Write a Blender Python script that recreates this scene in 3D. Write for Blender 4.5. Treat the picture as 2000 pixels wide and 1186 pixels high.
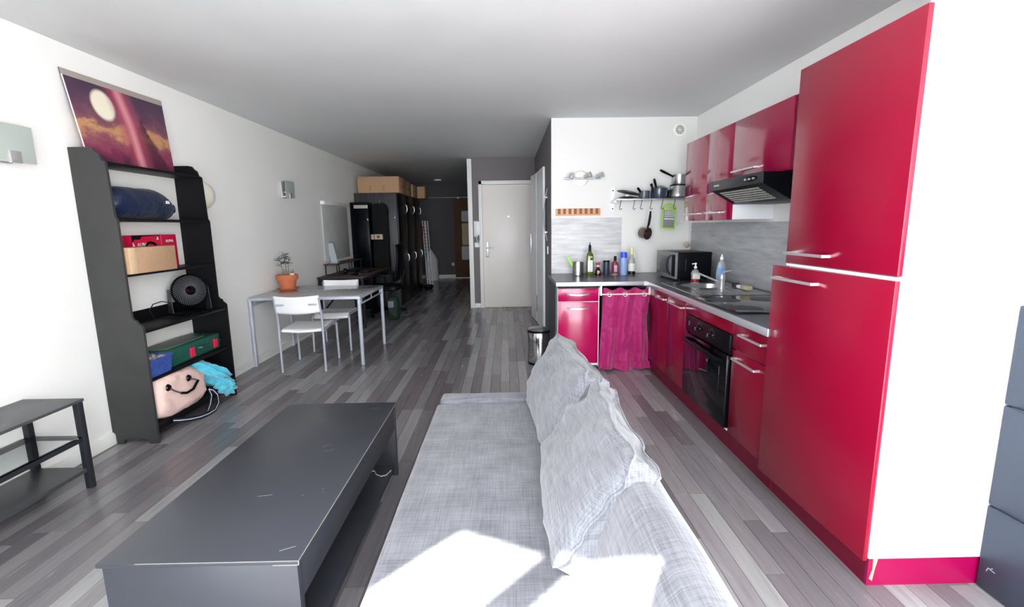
import bpy, bmesh, math, random
from mathutils import Vector, Matrix, noise
random.seed(7)
PI = math.pi
S = bpy.context.scene
COL = S.collection
for o in list(bpy.data.objects):
    bpy.data.objects.remove(o)

# ------------------------------------------------------------------ camera
F, PITCH, YAW, ROLL, H = 925.0, .1626, .0105, -.0141, 1.38
def cam_rows():
    cp, sp, cy, sy, cr, sr = math.cos(PITCH), math.sin(PITCH), math.cos(YAW), math.sin(YAW), math.cos(ROLL), math.sin(ROLL)
    B = Matrix(((1,0,0),(0,0,-1),(0,1,0)))
    Ry = Matrix(((cy,-sy,0),(sy,cy,0),(0,0,1)))
    Rp = Matrix(((1,0,0),(0,cp,-sp),(0,sp,cp)))
    Rr = Matrix(((cr,-sr,0),(sr,cr,0),(0,0,1)))
    return Rr @ Rp @ B @ Ry
R3 = cam_rows()
cam_data = bpy.data.cameras.new('camera')
cam_data.sensor_width = 36.0
cam_data.lens = F / 2000 * 36
cam_data.clip_start = .02
cam = bpy.data.objects.new('camera', cam_data)
COL.objects.link(cam)
M4 = Matrix((R3[0], -R3[1], -R3[2])).transposed().to_4x4()
M4.translation = (0, 0, H)
cam.matrix_world = M4
S.camera = cam

# ------------------------------------------------------------------ world, sun, exposure
S.view_settings.view_transform = 'Standard'
S.view_settings.look = 'None'
S.view_settings.exposure = 0.92
S.view_settings.gamma = 1.0
S.view_settings.use_curve_mapping = False
W = bpy.data.worlds.new('world'); S.world = W
W.use_nodes = True
bgn = W.node_tree.nodes['Background']
bgn.inputs[0].default_value = (.91, .955, 1.0, 1)
bgn.inputs[1].default_value = 9.0
sun = bpy.data.lights.new('sun', 'SUN')
sun.energy = 30.0
sun.color = (1.0, .97, .92)
sun.angle = math.radians(.9)
so = bpy.data.objects.new('sun', sun); COL.objects.link(so)
SUN_EL = math.radians(46)
sun_dir = Vector((.69*math.cos(SUN_EL), .724*math.cos(SUN_EL), -math.sin(SUN_EL)))
so.rotation_euler = sun_dir.to_track_quat('-Z', 'Y').to_euler()
so.location = (-3, -5, 6)
# daylight portal in the window wall (only guides sampling)
U = Vector((.899, -.438, 0)); NRM = Vector((.438, .899, 0))
W0 = Vector((-2.6, .746, 0))
pl = bpy.data.lights.new('window_portal', 'AREA'); pl.shape = 'RECTANGLE'; pl.size = 3.9; pl.size_y = 2.3
pl.cycles.is_portal = True
po = bpy.data.objects.new('window_portal', pl); COL.objects.link(po)
pc = W0 + U*3.25 - NRM*.06
po.matrix_world = Matrix.Translation((pc.x, pc.y, 1.15)) @ NRM.to_track_quat('-Z', 'Y').to_matrix().to_4x4()

# ------------------------------------------------------------------ materials
def lin(c):
    return tuple(((v/255)/12.92 if v/255 <= .04045 else ((v/255+.055)/1.055)**2.4) for v in c)
def mat(name, rgb, rough=.5, metal=0.0, coat=0.0, spec=.5, mottle=None, bump=None, trans=0.0, emit=None, aniso=None, sheen=0, streak=None, alpha=1, ior=1.45):
    m = bpy.data.materials.new(name); m.use_nodes = True
    nt = m.node_tree; n = nt.nodes; l = nt.links
    b = n['Principled BSDF']
    c = (*lin(rgb), 1)
    b.inputs['Base Color'].default_value = c
    b.inputs['Roughness'].default_value = rough
    b.inputs['Metallic'].default_value = metal
    b.inputs['Coat Weight'].default_value = coat
    b.inputs['Coat Roughness'].default_value = .08
    b.inputs['Specular IOR Level'].default_value = spec
    b.inputs['Transmission Weight'].default_value = trans
    b.inputs['Sheen Weight'].default_value = sheen
    b.inputs['Alpha'].default_value = alpha
    b.inputs['IOR'].default_value = ior
    if emit:
        b.inputs['Emission Color'].default_value = (*lin(rgb), 1)
        b.inputs['Emission Strength'].default_value = emit
    tc = n.new('ShaderNodeTexCoord')
    if mottle or streak:
        sc, am = mottle or streak
        mp = n.new('ShaderNodeMapping')
        if streak: mp.inputs['Scale'].default_value = aniso or (1, 14, 14)
        elif aniso: mp.inputs['Scale'].default_value = aniso
        nz = n.new('ShaderNodeTexNoise'); nz.inputs['Scale'].default_value = sc; nz.inputs['Detail'].default_value = 6
        nz.inputs['Roughness'].default_value = .6
        l.new(tc.outputs['Object'], mp.inputs[0]); l.new(mp.outputs[0], nz.inputs[0])
        mr = n.new('ShaderNodeMapRange')
        mr.inputs[1].default_value = .3; mr.inputs[2].default_value = .7
        mr.inputs[3].default_value = 1-am; mr.inputs[4].default_value = 1+am
        l.new(nz.outputs[0], mr.inputs[0])
        hs = n.new('ShaderNodeVectorMath'); hs.operation = 'SCALE'
        hs.inputs[0].default_value = c[:3]
        l.new(mr.outputs[0], hs.inputs['Scale'])
        l.new(hs.outputs[0], b.inputs['Base Color'])
    if bump:
        sc, st = bump[:2]
        nz2 = n.new('ShaderNodeTexNoise'); nz2.inputs['Scale'].default_value = sc; nz2.inputs['Detail'].default_value = 4
        l.new(tc.outputs['Object'], nz2.inputs[0])
        bp = n.new('ShaderNodeBump'); bp.inputs['Strength'].default_value = st; bp.inputs['Distance'].default_value = .01 if len(bump) < 3 else bump[2]
        l.new(nz2.outputs[0], bp.inputs['Height']); l.new(bp.outputs[0], b.inputs['Normal'])
    return m

WHITE_WALL = mat('white_plaster', (245, 244, 241), .75, mottle=(1.2, .02), bump=(260, .35, .003))
CEIL = mat('ceiling_plaster', (220, 221, 221), .6, mottle=(.9, .035), bump=(1.6, .25, .05), aniso=(1, .6, 1))
GREY_WALL = mat('grey_paint', (118, 113, 115), .6, mottle=(1.5, .03), bump=(200, .2, .003))
DARK_WALL = mat('dark_grey_paint', (88, 86, 90), .6, mottle=(1.5, .04))
TRIM = mat('white_trim', (246, 244, 241), .4)
DOOR_W = mat('white_door_paint', (250, 243, 238), .35, mottle=(2, .015))
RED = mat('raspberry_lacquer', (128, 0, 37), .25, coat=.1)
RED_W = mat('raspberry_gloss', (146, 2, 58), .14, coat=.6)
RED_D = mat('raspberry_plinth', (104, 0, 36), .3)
RED_LIT = mat('raspberry_lacquer_lit', (172, 0, 78), .2, coat=.25)  # raspberry lacquer copy with window light on the fronts put into its colour
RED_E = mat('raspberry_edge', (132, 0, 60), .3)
CHROME = mat('brushed_steel', (215, 213, 215), .34, metal=.75)
STEEL = mat('stainless_steel', (190, 190, 192), .28, metal=1)
ALU = mat('satin_aluminium', (200, 202, 208), .38, metal=.7)
GREYPOW = mat('grey_powder_coat', (186, 190, 200), .4, metal=.25)
BLACK_M = mat('black_painted_metal', (34, 36, 42), .45, bump=(300, .1, .002))
BLACK_W = mat('black_painted_wood', (54, 54, 54), .45, mottle=(8, .12))
BLACK_IN = mat('black_painted_wood_shaded', (13, 13, 15), .5, spec=.3)  # same black wood, shade inside the shelving unit put into the colour
BLACK_G = mat('black_gloss', (6, 6, 9), .1, spec=.4)
BLACK_P = mat('black_plastic', (9, 10, 14), .38, spec=.18)
CHARC = mat('charcoal_plastic', (40, 43, 48), .4)
WHITE_P = mat('white_plastic', (250, 250, 251), .3)
WHITE_PAN = mat('white_melamine', (238, 240, 243), .35, mottle=(2.2, .015))
CARD = mat('brown_cardboard', (186, 150, 118), .85, mottle=(30, .05))
CARD_D = mat('cardboard_flap', (214, 184, 150), .85)
TERRA = mat('terracotta', (196, 110, 74), .75, mottle=(14, .08))
SOIL = mat('potting_soil', (110, 92, 74), .95, bump=(90, .8, .01))
LEAF = mat('grey_green_leaf', (88, 102, 96), .5, mottle=(20, .2))
STEM = mat('green_stem', (110, 112, 84), .7)
PETAL = mat('white_petal', (240, 240, 236), .6)
MAGENTA = mat('magenta_cotton', (158, 0, 92), .62, sheen=.4, mottle=(16, .06), bump=(36, .5, .01))
PINKBAG = mat('pale_pink_canvas', (232, 200, 190), .8, mottle=(12, .05), bump=(22, .6, .01))
CYAN = mat('turquoise_towelling', (84, 200, 224), .9, sheen=.5, mottle=(24, .15), bump=(160, .5, .005))
NAVY = mat('navy_nylon', (10, 24, 56), .4, sheen=.1, mottle=(5, .15), bump=(14, .7, .02))
GREENP = mat('dark_green_plastic', (26, 82, 68), .42, bump=(140, .15, .003))
REDP = mat('red_latch_plastic', (222, 24, 74), .35)
BLUET = mat('translucent_blue_plastic', (58, 84, 160), .25, mottle=(22, .25))
FOIL = mat('crumpled_clear_wrap', (196, 186, 182), .25, metal=.4, mottle=(40, .4), bump=(50, 1, .02))
LTWOOD = mat('light_pine', (214, 160, 118), .55, streak=(6, .15))
DKWOOD = mat('dark_pine_slot', (134, 84, 50), .6)
TOP_DARK = mat('dark_slate_laminate', (70, 70, 76), .3, streak=(3, .35), aniso=(1.2, 9, 4))
SPL_L = mat('pale_grey_wood_laminate', (206, 206, 207), .5, streak=(2.5, .22), aniso=(1.5, 8, 11))
SPL_D = mat('grey_wood_laminate', (182, 184, 187), .5, streak=(2.5, .22), aniso=(8, 1.5, 11))
WARD = mat('dark_oak_laminate', (62, 62, 66), .45, streak=(3, .35), aniso=(9, 9, .9))
WARD_F = mat('black_oak_front', (22, 22, 26), .3)
DKSIDE = mat('dark_side_laminate', (66, 70, 78), .5, streak=(3, .25), aniso=(9, 9, .9))
GLASS_T = mat('grey_tabletop_glass', (158, 160, 160), .12, spec=.6)
GLASS_C = mat('clear_shelf_glass', (235, 242, 240), .02, trans=1, ior=1.15)
FROST = mat('frosted_green_glass', (224, 232, 226), .3, trans=.55)
DESKWOOD = mat('dark_brown_desktop', (72, 54, 56), .45, streak=(4, .25))
GREYSTOR = mat('dark_slate_leatherette', (48, 56, 69), .45, bump=(220, .25, .004), mottle=(3, .06))
BROWNP = mat('brown_panel', (108, 76, 54), .7, mottle=(5, .15))
CREAM = mat('cream_textile', (226, 212, 176), .8)
WHITE_T = mat('white_textile', (228, 228, 226), .85, bump=(30, .5, .02))
OLIVE = mat('olive_bottle_glass', (70, 92, 18), .1, coat=.4)
LABELW = mat('paper_label', (222, 224, 210), .6, mottle=(60, .2))
COLA = mat('dark_sauce_glass', (40, 10, 12), .1, coat=.4)
ROSE = mat('plum_liqueur_glass', (120, 44, 66), .12, coat=.4)
REDCAP = mat('red_cap', (200, 60, 80), .4)
CLEARG = mat('clear_bottle_glass', (228, 232, 226), .05, trans=.7)
BLUECAN = mat('pale_blue_can', (150, 172, 224), .35)
BLUECAP = mat('bright_blue_cap', (44, 84, 226), .35)
SLATEJAR = mat('slate_blue_canister', (48, 54, 74), .3)
LIME = mat('lime_green_plastic', (150, 206, 48), .4)
YCREAM = mat('pale_yellow_foil', (226, 224, 160), .4)
NAVYPOT = mat('dark_blue_enamel', (46, 58, 74), .22, coat=.4)
BRONZE = mat('bronze_pan', (126, 108, 100), .25, metal=.8)
BRUSHW = mat('pale_bristles', (206, 196, 168), .9, bump=(200, 1, .01))
BEIGE = mat('beige_wood_ball', (206, 190, 164), .6)
GREYMESH = mat('grey_grille', (170, 172, 164), .6)
PINKRED = mat('crimson_box_print', (206, 10, 62), .35)
BLUESOAP = mat('blue_label', (110, 160, 226), .4)
REDSOAP = mat('red_soap', (150, 30, 50), .2)
SKIRT = mat('white_baseboard', (232, 232, 228), .5)
SEAM = mat('grey_joint', (150, 150, 148), .7)
TABLET = mat('grey_tablet_glass', (176, 186, 190), .15)
MIRR = mat('grey_mirror_board', (200, 200, 198), .4, mottle=(4, .08))
BARL = mat('white_light_bar', (246, 244, 234), .4)
DGREEN = mat('dark_green_nylon', (30, 52, 40), .7)

def fabric_mat():
    m = bpy.data.materials.new('light_grey_woven_fabric'); m.use_nodes = True
    nt = m.node_tree; n = nt.nodes; l = nt.links; b = n['Principled BSDF']
    b.inputs['Roughness'].default_value = .92; b.inputs['Sheen Weight'].default_value = .25
    tc = n.new('ShaderNodeTexCoord')
    outs = []
    for sc in ((300, 9, 9), (9, 300, 9), (9, 9, 300)):
        mp = n.new('ShaderNodeMapping'); mp.inputs['Scale'].default_value = sc
        nz = n.new('ShaderNodeTexNoise'); nz.inputs['Scale'].default_value = 1.0; nz.inputs['Detail'].default_value = 3
        l.new(tc.outputs['Object'], mp.inputs[0]); l.new(mp.outputs[0], nz.inputs[0]); outs.append(nz)
    ad = n.new('ShaderNodeMath'); ad.operation = 'ADD'
    a0_ = n.new('ShaderNodeMath'); a0_.operation = 'ADD'
    l.new(outs[0].outputs[0], a0_.inputs[0]); l.new(outs[1].outputs[0], a0_.inputs[1])
    l.new(a0_.outputs[0], ad.inputs[0]); l.new(outs[2].outputs[0], ad.inputs[1])
    cr = n.new('ShaderNodeValToRGB')
    cr.color_ramp.elements[0].position = .78; cr.color_ramp.elements[0].color = (*lin((80, 81, 87)), 1)
    cr.color_ramp.elements[1].position = 1.22; cr.color_ramp.elements[1].color = (*lin((116, 117, 123)), 1)
    mr = n.new('ShaderNodeMapRange'); mr.inputs[1].default_value = 1.1; mr.inputs[2].default_value = 1.9
    l.new(ad.outputs[0], mr.inputs[0])
    cr.color_ramp.elements[0].position = .1; cr.color_ramp.elements[1].position = .9
    l.new(mr.outputs[0], cr.inputs[0]); l.new(cr.outputs[0], b.inputs['Base Color'])
    bp = n.new('ShaderNodeBump'); bp.inputs['Strength'].default_value = .3; bp.inputs['Distance'].default_value = .003
    l.new(ad.outputs[0], bp.inputs['Height'])
    nb = n.new('ShaderNodeTexNoise'); nb.inputs['Scale'].default_value = 7; nb.inputs['Detail'].default_value = 3
    l.new(tc.outputs['Object'], nb.inputs[0])
    bp2 = n.new('ShaderNodeBump'); bp2.inputs['Strength'].default_value = .22; bp2.inputs['Distance'].default_value = .03
    l.new(nb.outputs[0], bp2.inputs['Height']); l.new(bp.outputs[0], bp2.inputs['Normal'])
    l.new(bp2.outputs[0], b.inputs['Normal'])
    return m
FABRIC = fabric_mat()

def plank_mat():
    m = bpy.data.materials.new('grey_laminate_plank'); m.use_nodes = True
    nt = m.node_tree; n = nt.nodes; l = nt.links; b = n['Principled BSDF']
    oi = n.new('ShaderNodeObjectInfo'); at = n.new('ShaderNodeAttribute'); at.attribute_name = 'tint'
    ad = n.new('ShaderNodeMath'); ad.operation = 'ADD'
    l.new(oi.outputs['Random'], ad.inputs[0]); l.new(at.outputs['Fac'], ad.inputs[1])
    fr = n.new('ShaderNodeMath'); fr.operation = 'FRACT'; l.new(ad.outputs[0], fr.inputs[0])
    cr = n.new('ShaderNodeValToRGB'); cr.color_ramp.interpolation = 'LINEAR'
    e = cr.color_ramp.elements
    e[0].position = 0; e[0].color = (*lin((104, 101, 104)), 1)
    e[1].position = 1; e[1].color = (*lin((154, 153, 154)), 1)
    for p, c in ((.2, (109, 103, 107)), (.4, (124, 122, 124)), (.6, (131, 126, 129)), (.8, (144, 143, 144))):
        x = e.new(p); x.color = (*lin(c), 1)
    l.new(fr.outputs[0], cr.inputs[0])
    geo = n.new('ShaderNodeNewGeometry')
    mp = n.new('ShaderNodeMapping'); mp.inputs['Scale'].default_value = (46, 3.2, 1)
    l.new(geo.outputs['Position'], mp.inputs[0])
    sc = n.new('ShaderNodeMath'); sc.operation = 'MULTIPLY'; sc.inputs[1].default_value = 71; l.new(fr.outputs[0], sc.inputs[0])
    nz = n.new('ShaderNodeTexNoise'); nz.noise_dimensions = '4D'; nz.inputs['Scale'].default_value = 1
    nz.inputs['Detail'].default_value = 8; nz.inputs['Roughness'].default_value = .68; nz.inputs['Distortion'].default_value = .6
    l.new(mp.outputs[0], nz.inputs['Vector']); l.new(sc.outputs[0], nz.inputs['W'])
    mr = n.new('ShaderNodeMapRange'); mr.inputs[1].default_value = .25; mr.inputs[2].default_value = .75
    mr.inputs[3].default_value = .78; mr.inputs[4].default_value = 1.2
    l.new(nz.outputs[0], mr.inputs[0])
    vm = n.new('ShaderNodeVectorMath'); vm.operation = 'SCALE'
    l.new(cr.outputs[0], vm.inputs[0]); l.new(mr.outputs[0], vm.inputs['Scale']); l.new(vm.outputs[0], b.inputs['Base Color'])
    b.inputs['Roughness'].default_value = .3
    r2 = n.new('ShaderNodeMapRange'); r2.inputs[3].default_value = .17; r2.inputs[4].default_value = .33
    l.new(nz.outputs[0], r2.inputs[0]); l.new(r2.outputs[0], b.inputs['Roughness'])
    bp = n.new('ShaderNodeBump'); bp.inputs['Strength'].default_value = .12; bp.inputs['Distance'].default_value = .002
    l.new(nz.outputs[0], bp.inputs['Height']); l.new(bp.outputs[0], b.inputs['Normal'])
    return m
PLANK = plank_mat()

def coffee_mat():
    m = mat('black_brown_foil', (52, 54, 60), .34, mottle=(3, .05))
    return m
COFFEE = coffee_mat()

def poster_mat():
    # generic dusk picture: plum sky over amber haze, a pale disc and a slanting pink-white streak
    m = bpy.data.materials.new('dusk_print'); m.use_nodes = True
    nt = m.node_tree; n = nt.nodes; l = nt.links; b = n['Principled BSDF']
    b.inputs['Roughness'].default_value = .35
    tc = n.new('ShaderNodeTexCoord'); sep = n.new('ShaderNodeSeparateXYZ')
    uv = n.new('ShaderNodeUVMap')
    l.new(tc.outputs['UV'], sep.inputs[0])
    nz = n.new('ShaderNodeTexNoise'); nz.inputs['Scale'].default_value = 5; nz.inputs['Detail'].default_value = 9; nz.inputs['Roughness'].default_value = .7
    l.new(tc.outputs['UV'], nz.inputs[0])
    def mth(op, a, bb=None, cc=None):
        k = n.new('ShaderNodeMath'); k.operation = op
        for i, v in enumerate((a, bb, cc)):
            if v is None: continue
            if isinstance(v, (int, float)): k.inputs[i].default_value = v
            else: l.new(v, k.inputs[i])
        return k.outputs[0]
    h = mth('ADD', sep.outputs[1], mth('MULTIPLY', mth('SUBTRACT', nz.outputs[0], .5), .7))
    cr = n.new('ShaderNodeValToRGB'); e = cr.color_ramp.elements
    e[0].position = 0; e[0].color = (*lin((70, 30, 58)), 1)
    e[1].position = 1; e[1].color = (*lin((66, 48, 70)), 1)
    for p, c in ((.14, (130, 40, 80)), (.3, (150, 86, 92)), (.42, (204, 152, 104)), (.5, (134, 80, 92)), (.7, (92, 58, 84))):
        x = e.new(p); x.color = (*lin(c), 1)
    l.new(h, cr.inputs[0])
    def mix(fac, a, col):
        k = n.new('ShaderNodeMix'); k.data_type = 'RGBA'
        l.new(fac, k.inputs[0]); l.new(a, k.inputs[6]); k.inputs[7].default_value = (*lin(col), 1)
        return k.outputs[2]
    # disc
    dx = mth('MULTIPLY', mth('SUBTRACT', sep.outputs[0], .30), 1.62); dy = mth('SUBTRACT', sep.outputs[1], .70)
    d = mth('SQRT', mth('ADD', mth('MULTIPLY', dx, dx), mth('MULTIPLY', dy, dy)))
    mr = n.new('ShaderNodeMapRange'); mr.inputs[1].default_value = .19; mr.inputs[2].default_value = .15; l.new(d, mr.inputs[0])
    c1 = mix(mr.outputs[0], cr.outputs[0], (246, 238, 214))
    # big dark dune shape on the right half
    sh = mth('SUBTRACT', mth('SUBTRACT', .66, mth('MULTIPLY', mth('ABSOLUTE', mth('SUBTRACT', sep.outputs[0], .66)), 2.2)), sep.outputs[1])
    mr2 = n.new('ShaderNodeMapRange'); mr2.inputs[1].default_value = -.02; mr2.inputs[2].default_value = .06
    l.new(mth('ADD', sh, mth('MULTIPLY', mth('SUBTRACT', nz.outputs[0], .5), .5)), mr2.inputs[0])
    c2 = mix(mth('MULTIPLY', mr2.outputs[0], .8), c1, (72, 14, 44))
    # streak
    s = mth('ABSOLUTE', mth('SUBTRACT', sep.outputs[0], mth('ADD', .47, mth('MULTIPLY', mth('SUBTRACT', 1.0, sep.outputs[1]), .12))))
    mr3 = n.new('ShaderNodeMapRange'); mr3.inputs[1].default_value = .16; mr3.inputs[2].default_value = .02; l.new(s, mr3.inputs[0])
    c3 = mix(mr3.outputs[0], c2, (176, 70, 96))
    mr4 = n.new('ShaderNodeMapRange'); mr4.inputs[1].default_value = .06; mr4.inputs[2].default_value = .0; l.new(s, mr4.inputs[0])
    c4 = mix(mr4.outputs[0], c3, (222, 150, 158))
    l.new(c4, b.inputs['Base Color'])
    return m
POSTER = poster_mat()

# ------------------------------------------------------------------ mesh helpers
class MB:
    def __init__(s): s.v = []; s.f = []
    def add(s, vs, fs):
        k = len(s.v); s.v += [tuple(p) for p in vs]; s.f += [tuple(i+k for i in f) for f in fs]; return s
    def bm(s, bm):
        bm.verts.ensure_lookup_table(); bm.verts.index_update()
        s.add([v.co[:] for v in bm.verts], [[v.index for v in f.verts] for f in bm.faces]); bm.free(); return s
    def box(s, x0, x1, y0, y1, z0, z1, bev=0, seg=2):
        if x0 > x1: x0, x1 = x1, x0
        if y0 > y1: y0, y1 = y1, y0
        if z0 > z1: z0, z1 = z1, z0
        if bev:
            bm = bmesh.new(); bmesh.ops.create_cube(bm, size=1)
            for v in bm.verts:
                v.co = Vector(((x0+x1)/2+v.co.x*(x1-x0), (y0+y1)/2+v.co.y*(y1-y0), (z0+z1)/2+v.co.z*(z1-z0)))
            bmesh.ops.bevel(bm, geom=list(bm.edges), offset=min(bev, .49*min(x1-x0, y1-y0, z1-z0)), segments=seg, profile=.5, affect='EDGES')
            return s.bm(bm)
        vs = [(x, y, z) for x in (x0, x1) for y in (y0, y1) for z in (z0, z1)]
        return s.add(vs, [(0,1,3,2),(4,6,7,5),(0,4,5,1),(2,3,7,6),(0,2,6,4),(1,5,7,3)])
    def cyl(s, p0, p1, r, n=14, r1=None):
        p0 = Vector(p0); p1 = Vector(p1); r1 = r if r1 is None else r1
        d = (p1-p0).normalized(); a = d.orthogonal().normalized(); b = d.cross(a)
        vs = []
        for p, rr in ((p0, r), (p1, r1)):
            for i in range(n):
                t = 2*PI*i/n; vs.append(p + a*math.cos(t)*rr + b*math.sin(t)*rr)
        fs = [(i, (i+1) % n, n+(i+1) % n, n+i) for i in range(n)] + [tuple(range(n-1, -1, -1)), tuple(range(n, 2*n))]
        return s.add(vs, fs)
    def tube(s, pts, r, n=8, closed=False):
        pts = [Vector(p) for p in pts]; N = len(pts); vs = []
        prev = None
        for i, p in enumerate(pts):
            if closed: d = pts[(i+1) % N]-pts[i-1]
            else: d = (pts[min(i+1, N-1)]-pts[max(i-1, 0)])
            d.normalize()
            if prev is None: a = d.orthogonal().normalized()
            else: a = (prev - d*prev.dot(d)).normalized()
            prev = a; b = d.cross(a)
            rr = r[i] if isinstance(r, (list, tuple)) else r
            for k in range(n):
                t = 2*PI*k/n; vs.append(p+a*math.cos(t)*rr+b*math.sin(t)*rr)
        fs = []
        for i in range(N if closed else N-1):
            j = (i+1) % N
            fs += [(i*n+k, i*n+(k+1) % n, j*n+(k+1) % n, j*n+k) for k in range(n)]
        if not closed: fs += [tuple(range(n-1, -1, -1)), tuple(range((N-1)*n, N*n))]
        return s.add(vs, fs)
    def lathe(s, prof, c=(0, 0, 0), n=28, ax=None, caps=True):
        c = Vector(c); Rm = ax.to_track_quat('Z', 'Y').to_matrix() if ax is not None else Matrix.Identity(3)
        vs = []
        for r, z in prof:
            for i in range(n):
                t = 2*PI*i/n; vs.append(c + Rm @ Vector((r*math.cos(t), r*math.sin(t), z)))
        fs = []
        for j in range(len(prof)-1):
            fs += [(j*n+i, j*n+(i+1) % n, (j+1)*n+(i+1) % n, (j+1)*n+i) for i in range(n)]
        if caps: fs += [tuple(range(n-1, -1, -1)), tuple(range((len(prof)-1)*n, len(prof)*n))]
        return s.add(vs, fs)
    def prism(s, outline, plane, a0, a1):
        def P(u, v, a): return {'xz': (u, a, v), 'xy': (u, v, a), 'yz': (a, u, v)}[plane]
        n = len(outline)
        vs = [P(u, v, a0) for u, v in outline] + [P(u, v, a1) for u, v in outline]
        return s.add(vs, [tuple(range(n)), tuple(range(2*n-1, n-1, -1))] + [(i, n+i, n+(i+1) % n, (i+1) % n) for i in range(n)])
    def grid(s, fn, nu, nv):
        vs = [fn(i/nu, j/nv) for j in range(nv+1) for i in range(nu+1)]
        return s.add(vs, [(j*(nu+1)+i, j*(nu+1)+i+1, (j+1)*(nu+1)+i+1, (j+1)*(nu+1)+i) for j in range(nv) for i in range(nu)])
    def xf(s, M):
        s.v = [tuple(M @ Vector(p)) for p in s.v]; return s

ORIG = {}
def obj(name, mb, m, parent=None, smooth=True, world=True, ang=.6, label=None):
    org = ORIG.get(parent.name, Vector()) if (parent and world) else Vector()
    me = bpy.data.meshes.new(name)
    me.from_pydata([(p[0]-org.x, p[1]-org.y, p[2]-org.z) for p in mb.v], [], mb.f)
    bm = bmesh.new(); bm.from_mesh(me); bmesh.ops.recalc_face_normals(bm, faces=bm.faces); bm.to_mesh(me); bm.free()
    me.materials.append(m)
    if smooth:
        me.polygons.foreach_set('use_smooth', [True]*len(me.polygons)); me.set_sharp_from_angle(angle=ang)
    o = bpy.data.objects.new(name, me); COL.objects.link(o)
    if parent: o.parent = parent
    ORIG[o.name] = org
    if label: o['label'] = label
    return o
def tag(o, label, cat, group=None):
    o['label'] = label; o['category'] = cat
    if group: o['group'] = group
    return o
def thing(name, label, cat, loc=(0, 0, 0), rotz=0, group=None):
    o = bpy.data.objects.new(name, None); COL.objects.link(o)
    o.empty_display_size = .05
    o.location = loc; o.rotation_euler = (0, 0, rotz)
    ORIG[o.name] = Vector(loc)
    return tag(o, label, cat, group)
def struct(name, mb, m, parent=None, **k):
    o = obj(name, mb, m, parent, **k)
    if not parent: o['kind'] = 'structure'
    return o
def dup(root, loc, rotz=0, label=None, group=None, scale=None):
    r = root.copy(); COL.objects.link(r); r.location = loc; r.rotation_euler = (0, 0, rotz)
    if label: r['label'] = label
    if group: r['group'] = group
    if scale: r.scale = scale
    for ch in list(root.children):
        c = ch.copy(); COL.objects.link(c); c.parent = r
        for g in ch.children:
            d = g.copy(); COL.objects.link(d); d.parent = c
    return r
def text_mesh(name, body, size, m, parent, mtx, extrude=.0006, bold=False):
    cu = bpy.data.curves.new('lettering', 'FONT'); cu.body = body; cu.size = size; cu.extrude = extrude
    if bold: cu.offset = size*.02
    cu.align_x = 'CENTER'; cu.align_y = 'CENTER'
    t = bpy.data.objects.new('lettering', cu); COL.objects.link(t)
    me = bpy.data.meshes.new_from_object(t)
    bpy.data.objects.remove(t)
    org = ORIG.get(parent.name, Vector())
    me.transform(Matrix.Translation(-org) @ mtx)
    me.materials.clear(); me.materials.append(m)
    o = bpy.data.objects.new(name, me); COL.objects.link(o); o.parent = parent
    ORIG[o.name] = org
    return o
def frame(o, xd, yd):
    xd = Vector(xd).normalized(); yd = Vector(yd).normalized(); zd = xd.cross(yd)
    M = Matrix((xd, yd, zd)).transposed().to_4x4(); M.translation = Vector(o); return M

CH = 2.478
XL, XR = -2.595, 2.016
# ------------------------------------------------------------------ the setting
fl = struct('floor', MB().box(XL-.1, XR+.1, -1.9, 12.9, -.06, -.004), mat('floor_gap', (40, 38, 40), .8))
# strips of laminate, each a piece
PW = .083
def proj(x, y, z):
    c = R3 @ Vector((x, y, z-H))
    if c.z < .05: return None
    return 1000+F*c.x/c.z, 593+F*c.y/c.z, c.z
lens = (.55, .78, 1.0, 1.24)
cells = []
k0 = int((XL+.154)/PW)-2
for k in range(k0, k0+70):
    x0 = -.154+PW*k
    x1 = x0+PW
    if x1 <= XL+.004 or x0 >= XR-.004: continue
    y = -1.9 + random.random()*.6
    while y < 12.85:
        L = random.choice(lens)
        cells.append((x0, x1, y, y+L))
        y += L
def plank_geo(w, L, g=.0006):
    return [(g, g, -.004), (w-g, g, -.004), (w-g, L-g, -.004), (g, L-g, -.004),
            (g+.0006, g+.0006, 0), (w-g-.0006, g+.0006, 0), (w-g-.0006, L-g-.0006, 0), (g+.0006, L-g-.0006, 0)], \
           [(4, 5, 6, 7), (0, 1, 5, 4), (1, 2, 6, 5), (2, 3, 7, 6), (3, 0, 4, 7)]
def vis(c):
    x, y = (c[0]+c[1])/2, (c[2]+c[3])/2
    best = 0
    if x > 1.36 and 1.62 < y < 5.2: return 0
    if .49 < x and y > 4.5: return 0
    if -.4 < x < .42 and y < 2.5: return 0
    if -1.19 < x < -.64 and 1.25 < y < 2.5: return 0
    for yy in (c[2]+.05, y, c[3]-.05):
        p = proj(x, yy, 0)
        if p and -5 < p[0] < 2005 and -5 < p[1] < 1190: best = max(best, (c[3]-c[2])/p[2]**2)
    if x < XL or x > XR: return 0
    return best
cells.sort(key=lambda c: -vis(c))
pm = {}
cnt = 0; rest = MB(); tint = []
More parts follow.
